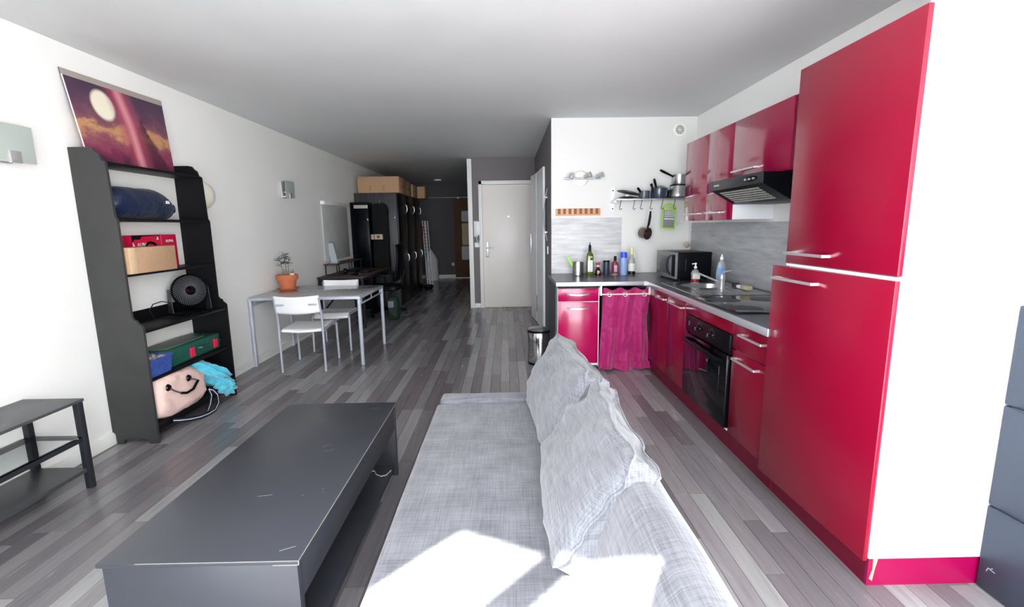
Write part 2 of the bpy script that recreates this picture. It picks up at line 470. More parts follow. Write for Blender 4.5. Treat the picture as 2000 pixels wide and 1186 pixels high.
for c in cells:
    x0, x1, y0, y1 = c
    L = round(y1-y0, 2)
    full = x0 > XL+.002 and x1 < XR-.002 and y1 < 12.85
    if cnt < 300 and full and vis(c) > 0:
        if L not in pm:
            vs, fs = plank_geo(PW, L); me = bpy.data.meshes.new('plank'); me.from_pydata(vs, [], fs); me.materials.append(PLANK)
            pm[L] = me
        o = bpy.data.objects.new('plank', pm[L]); COL.objects.link(o); o.location = (x0, y0, 0); o.parent = fl
        cnt += 1
    else:
        xa, xb = max(x0, XL-.05), min(x1, XR+.05)
        if xb-xa < .004: continue
        vs, fs = plank_geo(xb-xa, min(y1, 12.88)-y0)
        rest.add([(a+xa, b+y0, z) for a, b, z in vs], fs)
        tint += [random.random()]*5
me = bpy.data.meshes.new('plank'); me.from_pydata(rest.v, [], rest.f); me.materials.append(PLANK)
at = me.attributes.new('tint', 'FLOAT', 'FACE'); at.data.foreach_set('value', tint)
o = bpy.data.objects.new('planks', me); COL.objects.link(o); o.parent = fl; o['kind'] = 'stuff'

struct('ceiling', MB().prism([(XL-.15, .70), (XR+.15, -1.58), (XR+.15, 12.95), (XL-.15, 12.95)], 'xy', CH, CH+.12), CEIL)
struct('wall_left', MB().box(XL-.15, XL, .6, 12.95, -.05, CH), WHITE_WALL)
struct('wall_right', MB().box(XR, XR+.15, -1.7, 5.35, -.05, CH), WHITE_WALL)
struct('wall_kitchen', MB().box(.489, XR+.1, 5.16, 5.2, -.05, CH), mat('white_wall_toned_down', (228, 226, 223), .75, mottle=(1.2, .02)))  # white wall, colour darkened to offset the window light it faces
struct('wall_hall', MB().box(.488, .62, 5.164, 8.1, -.05, CH), GREY_WALL)
struct('wall_entry', MB().box(-.61, .62, 8.04, 8.14, -.05, CH), GREY_WALL)
struct('wall_corridor', MB().box(-.612, -.558, 8.05, 12.85, -.05, CH), DARK_WALL)
struct('wall_back', MB().box(XL-.1, -.55, 12.8, 12.92, -.05, CH), DARK_WALL)
struct('trim_1', MB().box(-.622, -.548, 7.985, 8.06, 0, CH-.012, .004), TRIM)
b1 = struct('baseboard_left', MB().box(XL-.002, XL+.012, .75, 12.8, 0, .082, .003), SKIRT)
struct('baseboard_back', MB().box(XL, -.612, 12.785, 12.802, 0, .1, .003), TRIM)
struct('baseboard_entry', MB().box(-.548, -.45, 8.022, 8.042, 0, .075, .003), TRIM)

# oblique window wall behind the camera
def wb(mb, s0, s1, z0, z1, t0=-.12, t1=.0):
    vs = []
    for s in (s0, s1):
        for t in (t0, t1):
            for z in (z0, z1):
                p = W0+U*s+NRM*t; vs.append((p.x, p.y, z))
    return mb.add(vs, [(0,1,3,2),(4,6,7,5),(0,4,5,1),(2,3,7,6),(0,2,6,4),(1,5,7,3)])
wf = MB()
LINT = 2.33
wb(wf, -.1, 1.345, -.05, CH); wb(wf, 1.345, 5.1, LINT, CH); wb(wf, 5.1, 5.35, -.05, CH); wb(wf, 1.345, 5.1, -.05, .06)
struct('wall_front', wf, WHITE_WALL)
def window(name, panes, ext):
    fr = MB()
    for s0, s1 in ext: wb(fr, s0, s1, .06, LINT, -.08, -.03)
    for s0, s1 in panes: wb(fr, s0, s1, .06, .11, -.08, -.03); wb(fr, s0, s1, LINT-.03, LINT, -.08, -.03)
    o = struct(name, fr, TRIM)
    return o
window('window_1', [(1.345, 1.65), (1.746, 2.11)], [(1.65, 1.746), (2.11, 2.40)])
window('window_2', [(2.40, 3.75), (3.83, 5.1)], [(3.75, 3.83)])

# entrance door
d1 = struct('door_1', MB().box(-.385, .452, 8.018, 8.045, .004, 2.052, .003), DOOR_W)
fr = MB()
fr.box(-.447, -.388, 8.0, 8.045, 0, 2.118, .006); fr.box(.455, .487, 8.0, 8.045, 0, 2.118, .006); fr.box(-.447, .487, 8.0, 8.045, 2.056, 2.118, .006)
obj('door_frame', fr, TRIM, d1)
ib = MB(); ib.box(-.40, -.388, 7.992, 8.003, 0, 2.07); ib.box(-.40, .487, 7.992, 8.003, 2.058, 2.07); obj('door_stop', ib, TRIM, d1)
hb = MB().box(-.338, -.298, 8.008, 8.019, .86, 1.13, .004); hp = obj('handle_plate', hb, ALU, d1)
obj('door_handle', MB().tube([(-.318, 8.01, 1.02), (-.318, 7.965, 1.02), (-.30, 7.96, 1.02), (-.19, 7.962, 1.02)], .009, 8), CHROME, hp)
obj('peephole', MB().cyl((.045, 8.02, 1.535), (.045, 8.008, 1.535), .013), CHROME, d1)

# intercom and switch beside the door
t = thing('intercom_handset', 'white intercom handset with coiled cord on the grey wall left of the entrance door', 'intercom', (-.48, 8.04, 1.16))
obj('wall_cradle', MB().box(-.535, -.465, 8.005, 8.04, 1.21, 1.47, .008), WHITE_P, t)
obj('handset', MB().box(-.515, -.425, 7.975, 8.004, 1.235, 1.462, .012), WHITE_P, t)
pts = []
for i in range(60):
    a = i/59; u = a*PI
    pts.append((-.50+.075*a + .006*math.cos(a*60), 7.985+.004*math.sin(a*60), 1.235-.16*math.sin(u)*(1)))
obj('coiled_cord', MB().tube(pts, .005, 6), WHITE_P, t)
tag(obj('light_switch', MB().box(-.53, -.45, 8.028, 8.04, 1.03, 1.11, .004), WHITE_P), 'small white wall switch below the intercom handset', 'switch')

# folding white door on the hall wall
d2 = struct('door_2', MB().prism([(.489, 5.98), (.452, 6.70), (.428, 6.70), (.462, 5.98)], 'xy', .012, 2.09), WHITE_PAN)
obj('door_leaf', MB().prism([(.446, 6.705), (.392, 7.16), (.374, 7.16), (.424, 6.705)], 'xy', .012, 2.09), WHITE_PAN, d2)
obj('handle_plate', MB().box(.362, .380, 7.08, 7.12, .98, 1.26, .003), ALU, d2)
gr = MB()
for i in range(5): gr.box(.415, .43, 6.64, 6.86, .20+.035*i, .225+.035*i)
obj('vent_grille', MB().box(.424, .445, 6.62, 6.88, .17, .40), SEAM, d2)
# towel-rail like bow on the grey wall
t = thing('wall_rail', 'slim bowed metal rail upright on the grey hall wall beside the kitchen corner', 'rail', (.488, 5.62, 1.2))
obj('bow', MB().tube([(.486-.045*math.sin(PI*i/14), 5.62+.02*math.sin(PI*i/7), 1.2+.6*i/14) for i in range(15)], .008, 8), ALU, t)
for z in (1.3, 1.7): obj('bracket', MB().box(.45, .489, 5.6, 5.66, z-.01, z+.01, .003), CHROME, t)
obj('upright', MB().cyl((.474, 5.66, 1.22), (.474, 5.66, 1.8), .007), BLACK_M, t)
tag(obj('socket', MB().box(.476, .488, 5.5, 5.57, 1.05, 1.14, .003), WHITE_P), 'small white wall plate on the grey hall wall behind the worktop end', 'switch')

# ceiling spot in the corridor
t = thing('ceiling_spot', 'small round white spotlight set in the ceiling of the far dark corridor', 'spotlight', (-1.586, 11.5, CH-.03))
obj('ring', MB().lathe([(.05, 0), (.09, 0), (.09, .03), (.05, .03)], (-1.586, 11.5, CH-.03)), WHITE_P, t)
obj('lamp', MB().lathe([(.001, .012), (.05, .012), (.05, .028), (.001, .028)], (-1.586, 11.5, CH-.03)), GREYMESH, t)

# ------------------------------------------------------------------ kitchen
FX = 1.335
def bar_handle(parent, p0, p1, out, m=CHROME, r=.007, thick=.012):
    """flat bridge handle from p0 to p1 standing off along out"""
    p0 = Vector(p0); p1 = Vector(p1); out = Vector(out)
    mb = MB()
    d = (p1-p0).normalized(); s = out.normalized().cross(d)
    def pr_(a, b, w, h):
        dd = (b-a).normalized(); ss = s; uu = dd.cross(ss).normalized()
        vs = [q+ss*i*w/2+uu*j*h/2 for q in (a, b) for i, j in ((-1, -1), (1, -1), (1, 1), (-1, 1))]
        mb.add(vs, [(0,1,2,3),(7,6,5,4),(0,4,5,1),(1,5,6,2),(2,6,7,3),(3,7,4,0)])
    pr_(p0+out-d*.002, p1+out+d*.002, thick, .007)
    pr_(p0, p0+out, thick, .012); pr_(p1, p1+out, thick, .012)
    return obj('handle', mb, m, parent)

# tall cabinet
t = thing('tall_cabinet', 'tall raspberry red fridge cabinet with white side panel at the near end of the kitchen', 'cabinet', (1.68, 1.93, 0))
obj('carcass', MB().box(1.357, XR-.003, 1.612, 2.255, .105, 2.045), WHITE_PAN, t)
obj('side_panel', MB().box(1.352, XR-.003, 1.594, 1.612, .117, CH-.004, .001), mat('white_side_laminate', (212, 216, 222), .4, mottle=(2, .01)), t, label='white side panel')
obj('side_panel', MB().box(1.357, XR-.003, 2.255, 2.273, .0, 2.06), RED, t)
d = obj('door', MB().box(FX, 1.354, 1.596, 2.250, 1.19, 2.052, .0015), RED, t); bar_handle(d, (FX, 1.945, 1.237), (FX, 2.215, 1.237), (-.032, 0, 0))
obj('edge_strip', MB().box(1.34, 1.36, 1.60, 2.25, 1.1735, 1.186), WHITE_PAN, t, label='white joint between the two doors')
# lower door slightly ajar, hinged on the near side
dd = MB().box(0, .70, -.018, 0, 0, 1.068, .0015)
ang = math.radians(92.6)
dd.xf(Matrix.Translation((1.352, 1.600, .105)) @ Matrix.Rotation(ang, 4, 'Z') @ Matrix.Translation((0, .018, 0)))
d = obj('door', dd, RED, t)
c_, s_ = math.cos(ang), math.sin(ang)
def onl(u, z, off=0): return (1.352+c_*u - s_*off, 1.600+s_*u + c_*off, z)
bar_handle(d, onl(.375, 1.118, .018), onl(.655, 1.118, .018), Vector((-s_, c_, 0))*.032)
obj('plinth', MB().box(1.358, 1.372, 1.612, 2.26, 0, .104), RED_D, t)
obj('plinth', MB().box(1.358, XR-.003, 1.60, 1.612, 0, .116), RED_E, t, label='side plinth with a chipped corner')
obj('chip', MB().prism([(1.366, 0.03), (1.378, .02), (1.384, .07), (1.392, .112), (1.374, .114), (1.376, .07)], 'xz', 1.5985, 1.601), LTWOOD, t, label='bare chipped patch at the plinth corner')

# wall cabinets
WX = 1.686
t = thing('wall_cabinet', 'raspberry red double wall cabinet at the far end above the microwave', 'cabinet', (1.85, 4.07, 1.4), group=None)
obj('carcass', MB().box(WX+.02, XR-.003, 3.602, 4.535, 1.405, 2.10), WHITE_PAN, t)
d = obj('door', MB().box(WX, WX+.018, 4.045, 4.535, 1.402, 2.105, .0015), RED_W, t); bar_handle(d, (WX, 4.13, 1.462), (WX, 4.47, 1.462), (-.03, 0, 0))
d = obj('door', MB().box(WX, WX+.018, 3.604, 4.042, 1.402, 2.105, .0015), RED_W, t); bar_handle(d, (WX, 3.72, 1.462), (WX, 4.0, 1.462), (-.03, 0, 0))
t = thing('wall_cabinet', 'raspberry red wall cabinet directly above the black cooker hood', 'cabinet', (1.85, 3.24, 1.69))
obj('carcass', MB().box(WX+.02, XR-.003, 2.30, 3.598, 1.70, 2.10), RED_D, t)
d = obj('door', MB().box(WX, WX+.018, 2.874, 3.598, 1.685, 2.105, .0015), RED_W, t); bar_handle(d, (WX, 3.23, 1.745), (WX, 3.56, 1.745), (-.03, 0, 0))
obj('filler_panel', MB().box(WX+.006, WX+.02, 2.30, 2.87, 1.685, 2.105), RED_D, t)

# hood
t = thing('cooker_hood', 'black cooker hood with grille underneath below the right-hand wall cabinet', 'cooker hood', (1.77, 3.24, 1.52))
prof = [(1.533, 1.678), (XR-.004, 1.680), (XR-.004, 1.512), (1.705, 1.515), (1.535, 1.612)]
obj('body', MB().prism(prof, 'xz', 2.878, 3.598), BLACK_P, t)
obj('front_strip', MB().box(1.528, 1.536, 2.876, 3.6, 1.612, 1.68, .002), CHARC, t)
g = MB()
A_ = Vector((1.548, 0, 1.6046)); B_ = Vector((1.700, 0, 1.5178)); nn_ = Vector((-.497, 0, -.868))
for i in range(24):
    for j in range(6):
        y = 2.99+i*.0225
        p0 = A_.lerp(B_, .10+j*.14)+nn_*.0008; p1 = A_.lerp(B_, .10+j*.14+.085)+nn_*.0008
        vs = [(p.x+o.x, yy, p.z+o.z) for o in (Vector(), nn_*.002) for p, yy in ((p0, y), (p0, y+.0125), (p1, y+.0125), (p1, y))]
        g.add(vs, [(0,1,2,3),(7,6,5,4),(0,4,5,1),(1,5,6,2),(2,6,7,3),(3,7,4,0)])
obj('grille', g, GREYMESH, t)['kind'] = 'stuff'
obj('control_panel', MB().lathe([(.001, 0), (.5, 0), (.5, 1), (.001, 1)], n=24).xf(Matrix.Translation((1.5275, 3.03, 1.648)) @ Matrix.Diagonal((.004, .19, .036, 1)) @ Matrix.Rotation(PI/2, 4, 'Y')), BLACK_G, t)
for y in (2.98, 3.03, 3.08): obj('knob', MB().cyl((1.521, y, 1.648), (1.528, y, 1.648), .007), CHROME, t)
obj('name_badge', MB().box(1.5265, 1.529, 3.46, 3.54, 1.64, 1.65), ALU, t)
# splashbacks
tag(obj('splashback', MB().box(XR-.014, XR-.001, 2.28, 5.155, .858, 1.384, .001), SPL_D), 'grey wood-effect splashback on the right wall behind sink and hob', 'splashback')
tag(obj('splashback', MB().box(.490, 1.245, 5.148, 5.159, .858, 1.452, .001), SPL_L), 'pale grey wood-effect splashback panel behind the row of bottles', 'splashback')

# worktop: L shape
t = thing('worktop', 'L-shaped dark slate worktop with pale metal edge carrying sink and hob', 'worktop', (1.3, 4.4, .82))
TZ = .857
wt = MB().prism([(.455, 4.335), (1.295, 4.335), (1.295, 4.335)][:2]+[(1.295, 5.158), (.455, 5.158)], 'xy', .822, TZ)
obj('slab', wt, TOP_DARK, t)
# right slab is built around the bowl opening
BX0, BX1, BY0, BY1 = 1.47, 1.86, 3.78, 4.14
rs = MB()
rs.box(1.2955, BX0, 2.275, 5.158, .822, TZ); rs.box(BX1, XR-.002, 2.275, 5.158, .822, TZ)
rs.box(BX0, BX1, 2.275, BY0, .822, TZ); rs.box(BX0, BX1, BY1, 5.158, .822, TZ)
obj('slab', rs, TOP_DARK, t)
obj('edge_band', MB().box(.455, 1.27, 4.328, 4.3352, .820, TZ+.0005, .001), ALU, t)
obj('edge_band', MB().box(1.288, 1.2955, 2.275, 4.33, .818, TZ+.0005, .001), ALU, t)
obj('corner_joint', MB().box(1.268, 1.2955, 4.327, 4.36, .818, TZ+.0008), ALU, t)
obj('wall_seal', MB().box(XR-.028, XR-.014, 2.28, 3.5, TZ, TZ+.014, .003), WHITE_P, t, label='white wall seal strip')

# base units on the right
def door_panel(root, y0, y1, z0, z1, hy0, hy1, hz, m=RED):
    d = obj('door' if z1-z0 > .2 else 'drawer', MB().box(FX, FX+.018, y0, y1, z0, z1, .0015), m, root)
    if hy0: bar_handle(d, (FX, hy0, hz), (FX, hy1, hz), (-.032, 0, 0))
    return d
t = thing('base_cabinet', 'raspberry red two-door sink cabinet in the kitchen corner beside the curtain', 'cabinet', (1.65, 3.88, 0))
obj('carcass', MB().box(FX+.02, XR-.02, 3.477, 4.335, .1, .64), WHITE_PAN, t)
obj('carcass_rail', MB().box(FX+.02, FX+.05, 3.477, 4.335, .6, .812), WHITE_PAN, t)
door_panel(t, 3.862, 4.34, .118, .795, 3.80+.10, 4.10, .752)
door_panel(t, 3.478, 3.859, .118, .795, 3.50, 3.79, .752)
obj('plinth', MB().box(1.356, 1.37, 3.476, 4.33, 0, .1), RED_D, t)
t = thing('base_cabinet', 'raspberry red drawer and door cabinet between oven and tall cabinet', 'cabinet', (1.65, 2.5, 0))
obj('carcass', MB().box(FX+.02, XR-.02, 2.28, 2.715, .1, .81), WHITE_PAN, t)
door_panel(t, 2.292, 2.718, .648, .795, 2.36, 2.60, .752).name = 'drawer'
door_panel(t, 2.292, 2.718, .118, .640, 2.41, 2.66, .598)
obj('plinth', MB().box(1.356, 1.37, 2.275, 2.72, 0, .1), RED_D, t)
# oven
t = thing('oven_cabinet', 'raspberry red housing cabinet around the black oven', 'cabinet', (1.65, 3.09, 0))
obj('carcass', MB().box(FX+.03, XR-.02, 2.722, 3.47, .1, .81), WHITE_PAN, t)
obj('top_panel', MB().box(FX, FX+.018, 2.722, 3.474, .725, .795, .0015), RED, t)
obj('side_strip', MB().box(FX, FX+.018, 3.428, 3.474, .118, .722, .001), RED, t)
obj('bottom_strip', MB().box(FX+.002, FX+.02, 2.735, 3.425, .118, .128), WHITE_PAN, t)
obj('plinth', MB().box(1.356, 1.37, 2.722, 3.474, 0, .1), RED_D, t)
t = thing('oven', 'built-in black glass oven with two steel knobs', 'oven', (1.5, 3.08, .13))
obj('control_panel', MB().box(FX-.012, FX+.029, 2.732, 3.424, .600, .721, .003), BLACK_P, t)
ov = obj('oven_door', MB().box(FX-.020, FX+.029, 2.736, 3.420, .133, .592, .004), BLACK_G, t)
obj('oven_window', MB().box(FX-.0215, FX-.018, 2.83, 3.33, .20, .50, .001), mat('oven_glass', (6, 8, 14), .04, spec=.5), ov)
hm = MB().tube([(FX-.022, 3.38, .548), (FX-.05, 3.34, .552), (FX-.058, 3.08, .553), (FX-.05, 2.82, .552), (FX-.022, 2.78, .548)], .013, 10)
obj('door_handle', hm, BLACK_P, ov)
for y in (3.18, 2.98):
    k = obj('knob', MB().lathe([(.024, 0), (.021, .010), (.010, .013), (.010, .026), (.001, .026)], (FX-.012, y, .662), ax=Vector((-1, 0, 0)), n=20), BLACK_P, t)
    obj('knob_grip', MB().box(FX-.046, FX-.014, y-.003, y+.003, .650, .674, .001), CHARC, k)
mk = MB()
for y in (3.18, 2.98):
    for i in range(7):
        a = PI*(.1+.8*i/6)*1.2
        mk.box(FX-.0128, FX-.0118, y+.036*math.cos(a)-.002, y+.036*math.cos(a)+.002, .662+.04*math.sin(a)-.002, .662+.04*math.sin(a)+.002)
mk.box(FX-.0128, FX-.0118, 3.36, 3.363, .65, .68)
obj('dial_marks', mk, ALU, t)['kind'] = 'stuff'

# hob
t = thing('ceramic_hob', 'black ceramic glass hob set in the worktop in front of the cooker hood', 'hob', (1.6, 2.97, TZ))
obj('glass', MB().box(1.325, 1.90, 2.675, 3.335, TZ+.0005, TZ+.007, .002), mat('hob_glass', (24, 25, 30), .1, coat=.6), t)
for x, y, r in ((1.47, 2.84, .085), (1.47, 3.16, .105), (1.75, 2.84, .105), (1.75, 3.16, .085)):
    obj('cooking_ring', MB().lathe([(r, 0), (r+.002, 0), (r+.002, .0006), (r, .0006)], (x, y, TZ+.0068), n=40), CHARC, t)
obj('touch_marks', MB().box(1.345, 1.352, 3.16, 3.29, TZ+.0068, TZ+.0075).box(1.36, 1.41, 3.225, 3.232, TZ+.0068, TZ+.0075), ALU, t)

# sink
t = thing('sink', 'stainless steel sink with round-cornered bowl and ribbed drainer beside the hob', 'sink', (1.66, 3.8, TZ))
bw = bmesh.new()
def rr_ring(x0, x1, y0, y1, r, z, n=6):
    pts = []
    for cx_, cy_, a0 in ((x1-r, y1-r, 0), (x0+r, y1-r, PI/2), (x0+r, y0+r, PI), (x1-r, y0+r, 1.5*PI)):
        for i in range(n+1):
            a = a0+PI/2*i/n; pts.append((cx_+r*math.cos(a), cy_+r*math.sin(a), z))
    return pts
rings = [rr_ring(1.375, 1.945, 3.40, 4.20, .03, TZ+.001), rr_ring(1.377, 1.943, 3.402, 4.198, .03, TZ+.005),
         rr_ring(1.40, 1.92, 3.425, 4.175, .03, TZ+.0045)]
sk = MB()
n_ = len(rings[0])
for r in rings: sk.v += r
for j in range(2): sk.f += [(j*n_+i, j*n_+(i+1) % n_, (j+1)*n_+(i+1) % n_, (j+1)*n_+i) for i in range(n_)]
obj('rim', sk, STEEL, t)
# deck with oval bowl
bx, by = (BX0+BX1)/2, (BY0+BY1)/2
def oval(rx, ry, z, n=40): 
    out = []
    for i in range(n):
        a = 2*PI*i/n; c, s = math.cos(a), math.sin(a); e = .62
        out.append((bx+rx*abs(c)**e*(1 if c > 0 else -1), by+ry*abs(s)**e*(1 if s > 0 else -1), z))
    return out
def sq(n=40):
    out = []
    for i in range(n):
        a = 2*PI*i/n; c, s = math.cos(a), math.sin(a); k = 1/max(abs(c), abs(s))
        x = bx + c*k*1; y = by+s*k*1
        out.append((min(max(bx+c*k*.30, 1.40), 1.92), min(max(by+s*k*.22, 3.74), 4.175), TZ+.0045))
    return out
bo = MB(); R_ = [sq(), oval(.19, .175, TZ+.0045), oval(.178, .163, TZ-.003), oval(.165, .15, TZ-.10), oval(.13, .115, TZ-.135), oval(.03, .03, TZ-.14)]
for r in R_: bo.v += r
for j in range(5): bo.f += [(j*40+i, j*40+(i+1) % 40, (j+1)*40+(i+1) % 40, (j+1)*40+i) for i in range(40)]
bo.f.append(tuple(range(5*40, 6*40)))
obj('bowl', bo, STEEL, t)
obj('drainer', MB().box(1.40, 1.92, 3.425, 3.742, TZ+.001, TZ+.0045), STEEL, t)
for i in range(8):
    x = 1.46+.045*i
    obj('drainer_rib', MB().box(x, x+.014, 3.45, 3.70, TZ+.004, TZ+.0085, .003), STEEL, t)
obj('waste', MB().lathe([(.001, 0), (.028, 0), (.028, .004), (.001, .004)], (bx, by, TZ-.14)), CHROME, t)
t = thing('mixer_tap', 'chrome mixer tap with long slanting spout over the sink bowl', 'tap', (1.70, 3.70, TZ))
obj('body', MB().lathe([(.026, 0), (.026, .01), (.021, .014), (.021, .075), (.024, .08), (.023, .11), (.012, .125), (.001, .127)], (1.70, 3.70, TZ+.003)), CHROME, t)
obj('spout', MB().tube([(1.70, 3.70, TZ+.055), (1.66, 3.775, TZ+.075), (1.60, 3.89, TZ+.108), (1.575, 3.94, TZ+.12), (1.565, 3.96, TZ+.115), (1.563, 3.965, TZ+.098)], .008, 10), CHROME, t)
obj('lever', MB().tube([(1.70, 3.70, TZ+.125), (1.70, 3.69, TZ+.14), (1.735, 3.62, TZ+.16)], .006, 8), CHROME, t)

# left leg of the L : side panel, drawer/door unit
t = thing('base_cabinet', 'raspberry red cabinet in a window-lit tint with one drawer over one door under the left end of the worktop', 'cabinet', (.67, 4.78, 0))
obj('side_panel', MB().box(.455, .471, 4.37, 5.158, 0, .82), DKSIDE, t, label='dark wood-effect end panel')
obj('carcass', MB().box(.472, .868, 4.42, 5.14, .04, .79), WHITE_PAN, t)
obj('carcass_edge', MB().box(.472, .478, 4.396, 4.42, .035, .797).box(.862, .868, 4.396, 4.42, .035, .797), WHITE_PAN, t)
REDF = RED_LIT
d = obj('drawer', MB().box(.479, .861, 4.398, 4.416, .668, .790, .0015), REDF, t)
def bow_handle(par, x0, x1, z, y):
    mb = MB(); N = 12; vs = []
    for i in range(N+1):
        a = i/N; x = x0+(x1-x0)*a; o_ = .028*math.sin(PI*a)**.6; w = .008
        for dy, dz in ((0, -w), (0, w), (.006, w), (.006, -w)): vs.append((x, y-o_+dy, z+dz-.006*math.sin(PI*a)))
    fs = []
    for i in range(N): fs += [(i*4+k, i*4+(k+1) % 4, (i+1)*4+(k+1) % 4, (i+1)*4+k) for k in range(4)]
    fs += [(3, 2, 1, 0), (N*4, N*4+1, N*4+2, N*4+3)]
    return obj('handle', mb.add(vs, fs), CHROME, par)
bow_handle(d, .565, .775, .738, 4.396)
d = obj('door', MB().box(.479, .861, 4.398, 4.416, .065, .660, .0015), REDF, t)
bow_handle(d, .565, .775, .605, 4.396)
obj('plinth', MB().box(.472, .868, 4.45, 4.46, 0, .04), DKSIDE, t)

# curtain with grommets on a rod
t = thing('curtain_rod', 'thin pale wooden rod under the worktop carrying the magenta curtain', 'rod', (1.1, 4.39, .72))
obj('rod', MB().cyl((.870, 4.350, .738), (1.333, 4.350, .738), .007), mat('pale_rod', (232, 200, 186), .4), t)
for x in (.875, 1.327): obj('bracket', MB().box(x-.008, x+.008, 4.345, 4.43, .728, .822), WHITE_P, t)
def curt(u, v):
    # u across, v top to bottom
    x0 = .898 - .035*v**1.3; x1 = 1.352 - .02*math.sin(v*5) - .03*v + (.02 if v > .9 else 0)
    x = x0+(x1-x0)*u
    amp = .007+.013*v
    ph = u*PI*2*3.2 + .9*math.sin(v*2.1)
    y = 4.362 + amp*math.sin(ph) + .010*math.sin(u*31+v*6)*v + .022*noise.noise(Vector((u*5, v*4, 1)))*(.3+v) + .006*noise.noise(Vector((u*16, v*16, 4)))
    if v > .93: y -= .02*(v-.93)/.07
    z = .788 - .778*v + .012*math.sin(ph+1)*(1-v)*(1 if v < .05 else 0) + .012*math.sin(u*9)*(v > .97)
    y = min(y, 4.386 if v > .12 else 4.384)
    return (x, y, max(z, .003))
cm = MB().grid(curt, 110, 80)
cl = thing('curtain', 'magenta curtain with metal eyelets hanging under the worktop to the floor', 'curtain', (1.1, 4.36, 0))
o = obj('cloth', cm, MAGENTA, cl, ang=3.0)
sd = o.modifiers.new('thick', 'SOLIDIFY'); sd.thickness = .003
for u in (.13, .46, .86):
    x, y, z = curt(u, .065)
    obj('eyelet', MB().tube([(x+.019*math.cos(a), y-.006, .736+.019*math.sin(a)) for a in [2*PI*i/20 for i in range(20)]], .0055, 8, True), CHROME, cl)
    obj('eyelet_hole', MB().cyl((x, y-.003, .736), (x, y-.0065, .736), .016), BLACK_P, cl)
tag(obj('stored_appliance', MB().box(.90, 1.325, 4.45, 5.12, .02, .76, .01), BLACK_P), 'dark appliance front showing in the gap behind the magenta curtain', 'appliance')

# microwave
t = thing('microwave', 'black microwave with silver-grey door and curved handle in the worktop corner', 'microwave', (1.516, 4.76, TZ), rotz=0)
mw = Matrix.Translation((1.542, 4.30, TZ)) @ Matrix.Rotation(math.radians(3.5), 4, 'Z')
def mwb(*a, **k): return MB().box(*a, **k).xf(mw)
obj('body', mwb(.02, .34, 0, .46, .018, .262, bev=.005), BLACK_P, t)
dr = obj('door', mwb(0, .021, .0, .46, .018, .262, bev=.004), mat('grey_front', (120, 122, 124), .3), t)
obj('window', mwb(-.002, .004, .14, .43, .055, .225, bev=.003), mat('mw_window', (92, 94, 96), .2), dr)
obj('control_strip', mwb(-.0015, .003, .012, .085, .04, .24), BLACK_P, t)
obj('handle', MB().tube([(-.002, .11, .05), (-.028, .118, .09), (-.036, .12, .14), (-.028, .118, .19), (-.002, .11, .235)], .008, 8).xf(mw), BLACK_P, dr)
for x, y in ((.05, .03), (.3, .03), (.05, .43), (.3, .43)): obj('foot', MB().cyl((x, y, 0), (x, y, .019), .014).xf(mw), BLACK_P, t)
obj('side_vent', mwb(.09, .1, -.0015, .002, .09, .2), CHARC, t)

# things on the sink edge
t = thing('soap_dispenser', 'clear pump bottle of red hand soap with white label beside the sink', 'soap bottle', (1.70, 4.235, TZ))
c = (1.70, 4.235, TZ)
obj('bottle', MB().lathe([(.001, 0), (.034, 0), (.036, .01), (.036, .08), (.028, .105), (.012, .115), (.012, .125), (.001, .125)], c), CLEARG, t)
obj('liquid', MB().lathe([(.001, .002), (.0368, .002), (.037, .014), (.037, .028), (.001, .028)], c), REDSOAP, t)
obj('label', MB().box(c[0]-.038, c[0]+.03, c[1]-.0385, c[1]-.034, TZ+.03, TZ+.085, .001), LABELW, t)
obj('pump', MB().lathe([(.014, .125), (.014, .14), (.006, .142), (.006, .158), (.010, .16), (.010, .172), (.001, .173)], c).tube([(c[0], c[1], TZ+.166), (c[0]-.035, c[1]-.01, TZ+.163)], .005), WHITE_P, t)
t = thing('dish_soap', 'tall clear washing-up bottle with blue label behind the tap', 'soap bottle', (1.80, 3.95, TZ))
c = (1.805, 3.955, TZ+.005)
ob = MB().lathe([(.001, 0), (.038, 0), (.041, .02), (.042, .10), (.036, .15), (.028, .19), (.013, .205), (.013, .215), (.001, .215)], c)
ob.v = [(c[0]+(p[0]-c[0])*1.0, c[1]+(p[1]-c[1])*.6, p[2]) for p in ob.v]
obj('bottle', ob, mat('clear_blue_bottle', (206, 216, 222), .12, trans=.5), t)
lb = MB().lathe([(.036, .04), (.0425, .05), (.0428, .10), (.039, .145), (.034, .148)], (c[0]-.004, c[1], c[2]), caps=False)
lb.v = [(c[0]-.006+(p[0]-c[0]+.004)*.72, c[1]+(p[1]-c[1])*.66, p[2]) for p in lb.v]
obj('label', lb, BLUESOAP, t)
obj('cap', MB().lathe([(.014, .214), (.014, .236), (.006, .24), (.006, .256), (.001, .257)], c), WHITE_P, t)
t = thing('scrubbing_brush', 'wooden washing-up brush with pale bristles lying behind the sink', 'brush', (1.86, 3.60, TZ+.005))
obj('handle', MB().box(1.83, 1.87, 3.66, 3.74, TZ+.008, TZ+.035, .01), WHITE_P, t)
obj('head', MB().box(1.82, 1.88, 3.56, 3.66, TZ+.008, TZ+.045, .014), BRUSHW, t)
tag(obj('scourer', MB().lathe([(.001, 0), (.026, .004), (.032, .018), (.026, .034), (.001, .038)], (1.86, 3.80, TZ+.005)), mat('wire_wool', (60, 62, 66), .5, metal=.5, bump=(80, 1, .01))), 'dark wire scourer behind the sink between tap and brush', 'scourer')

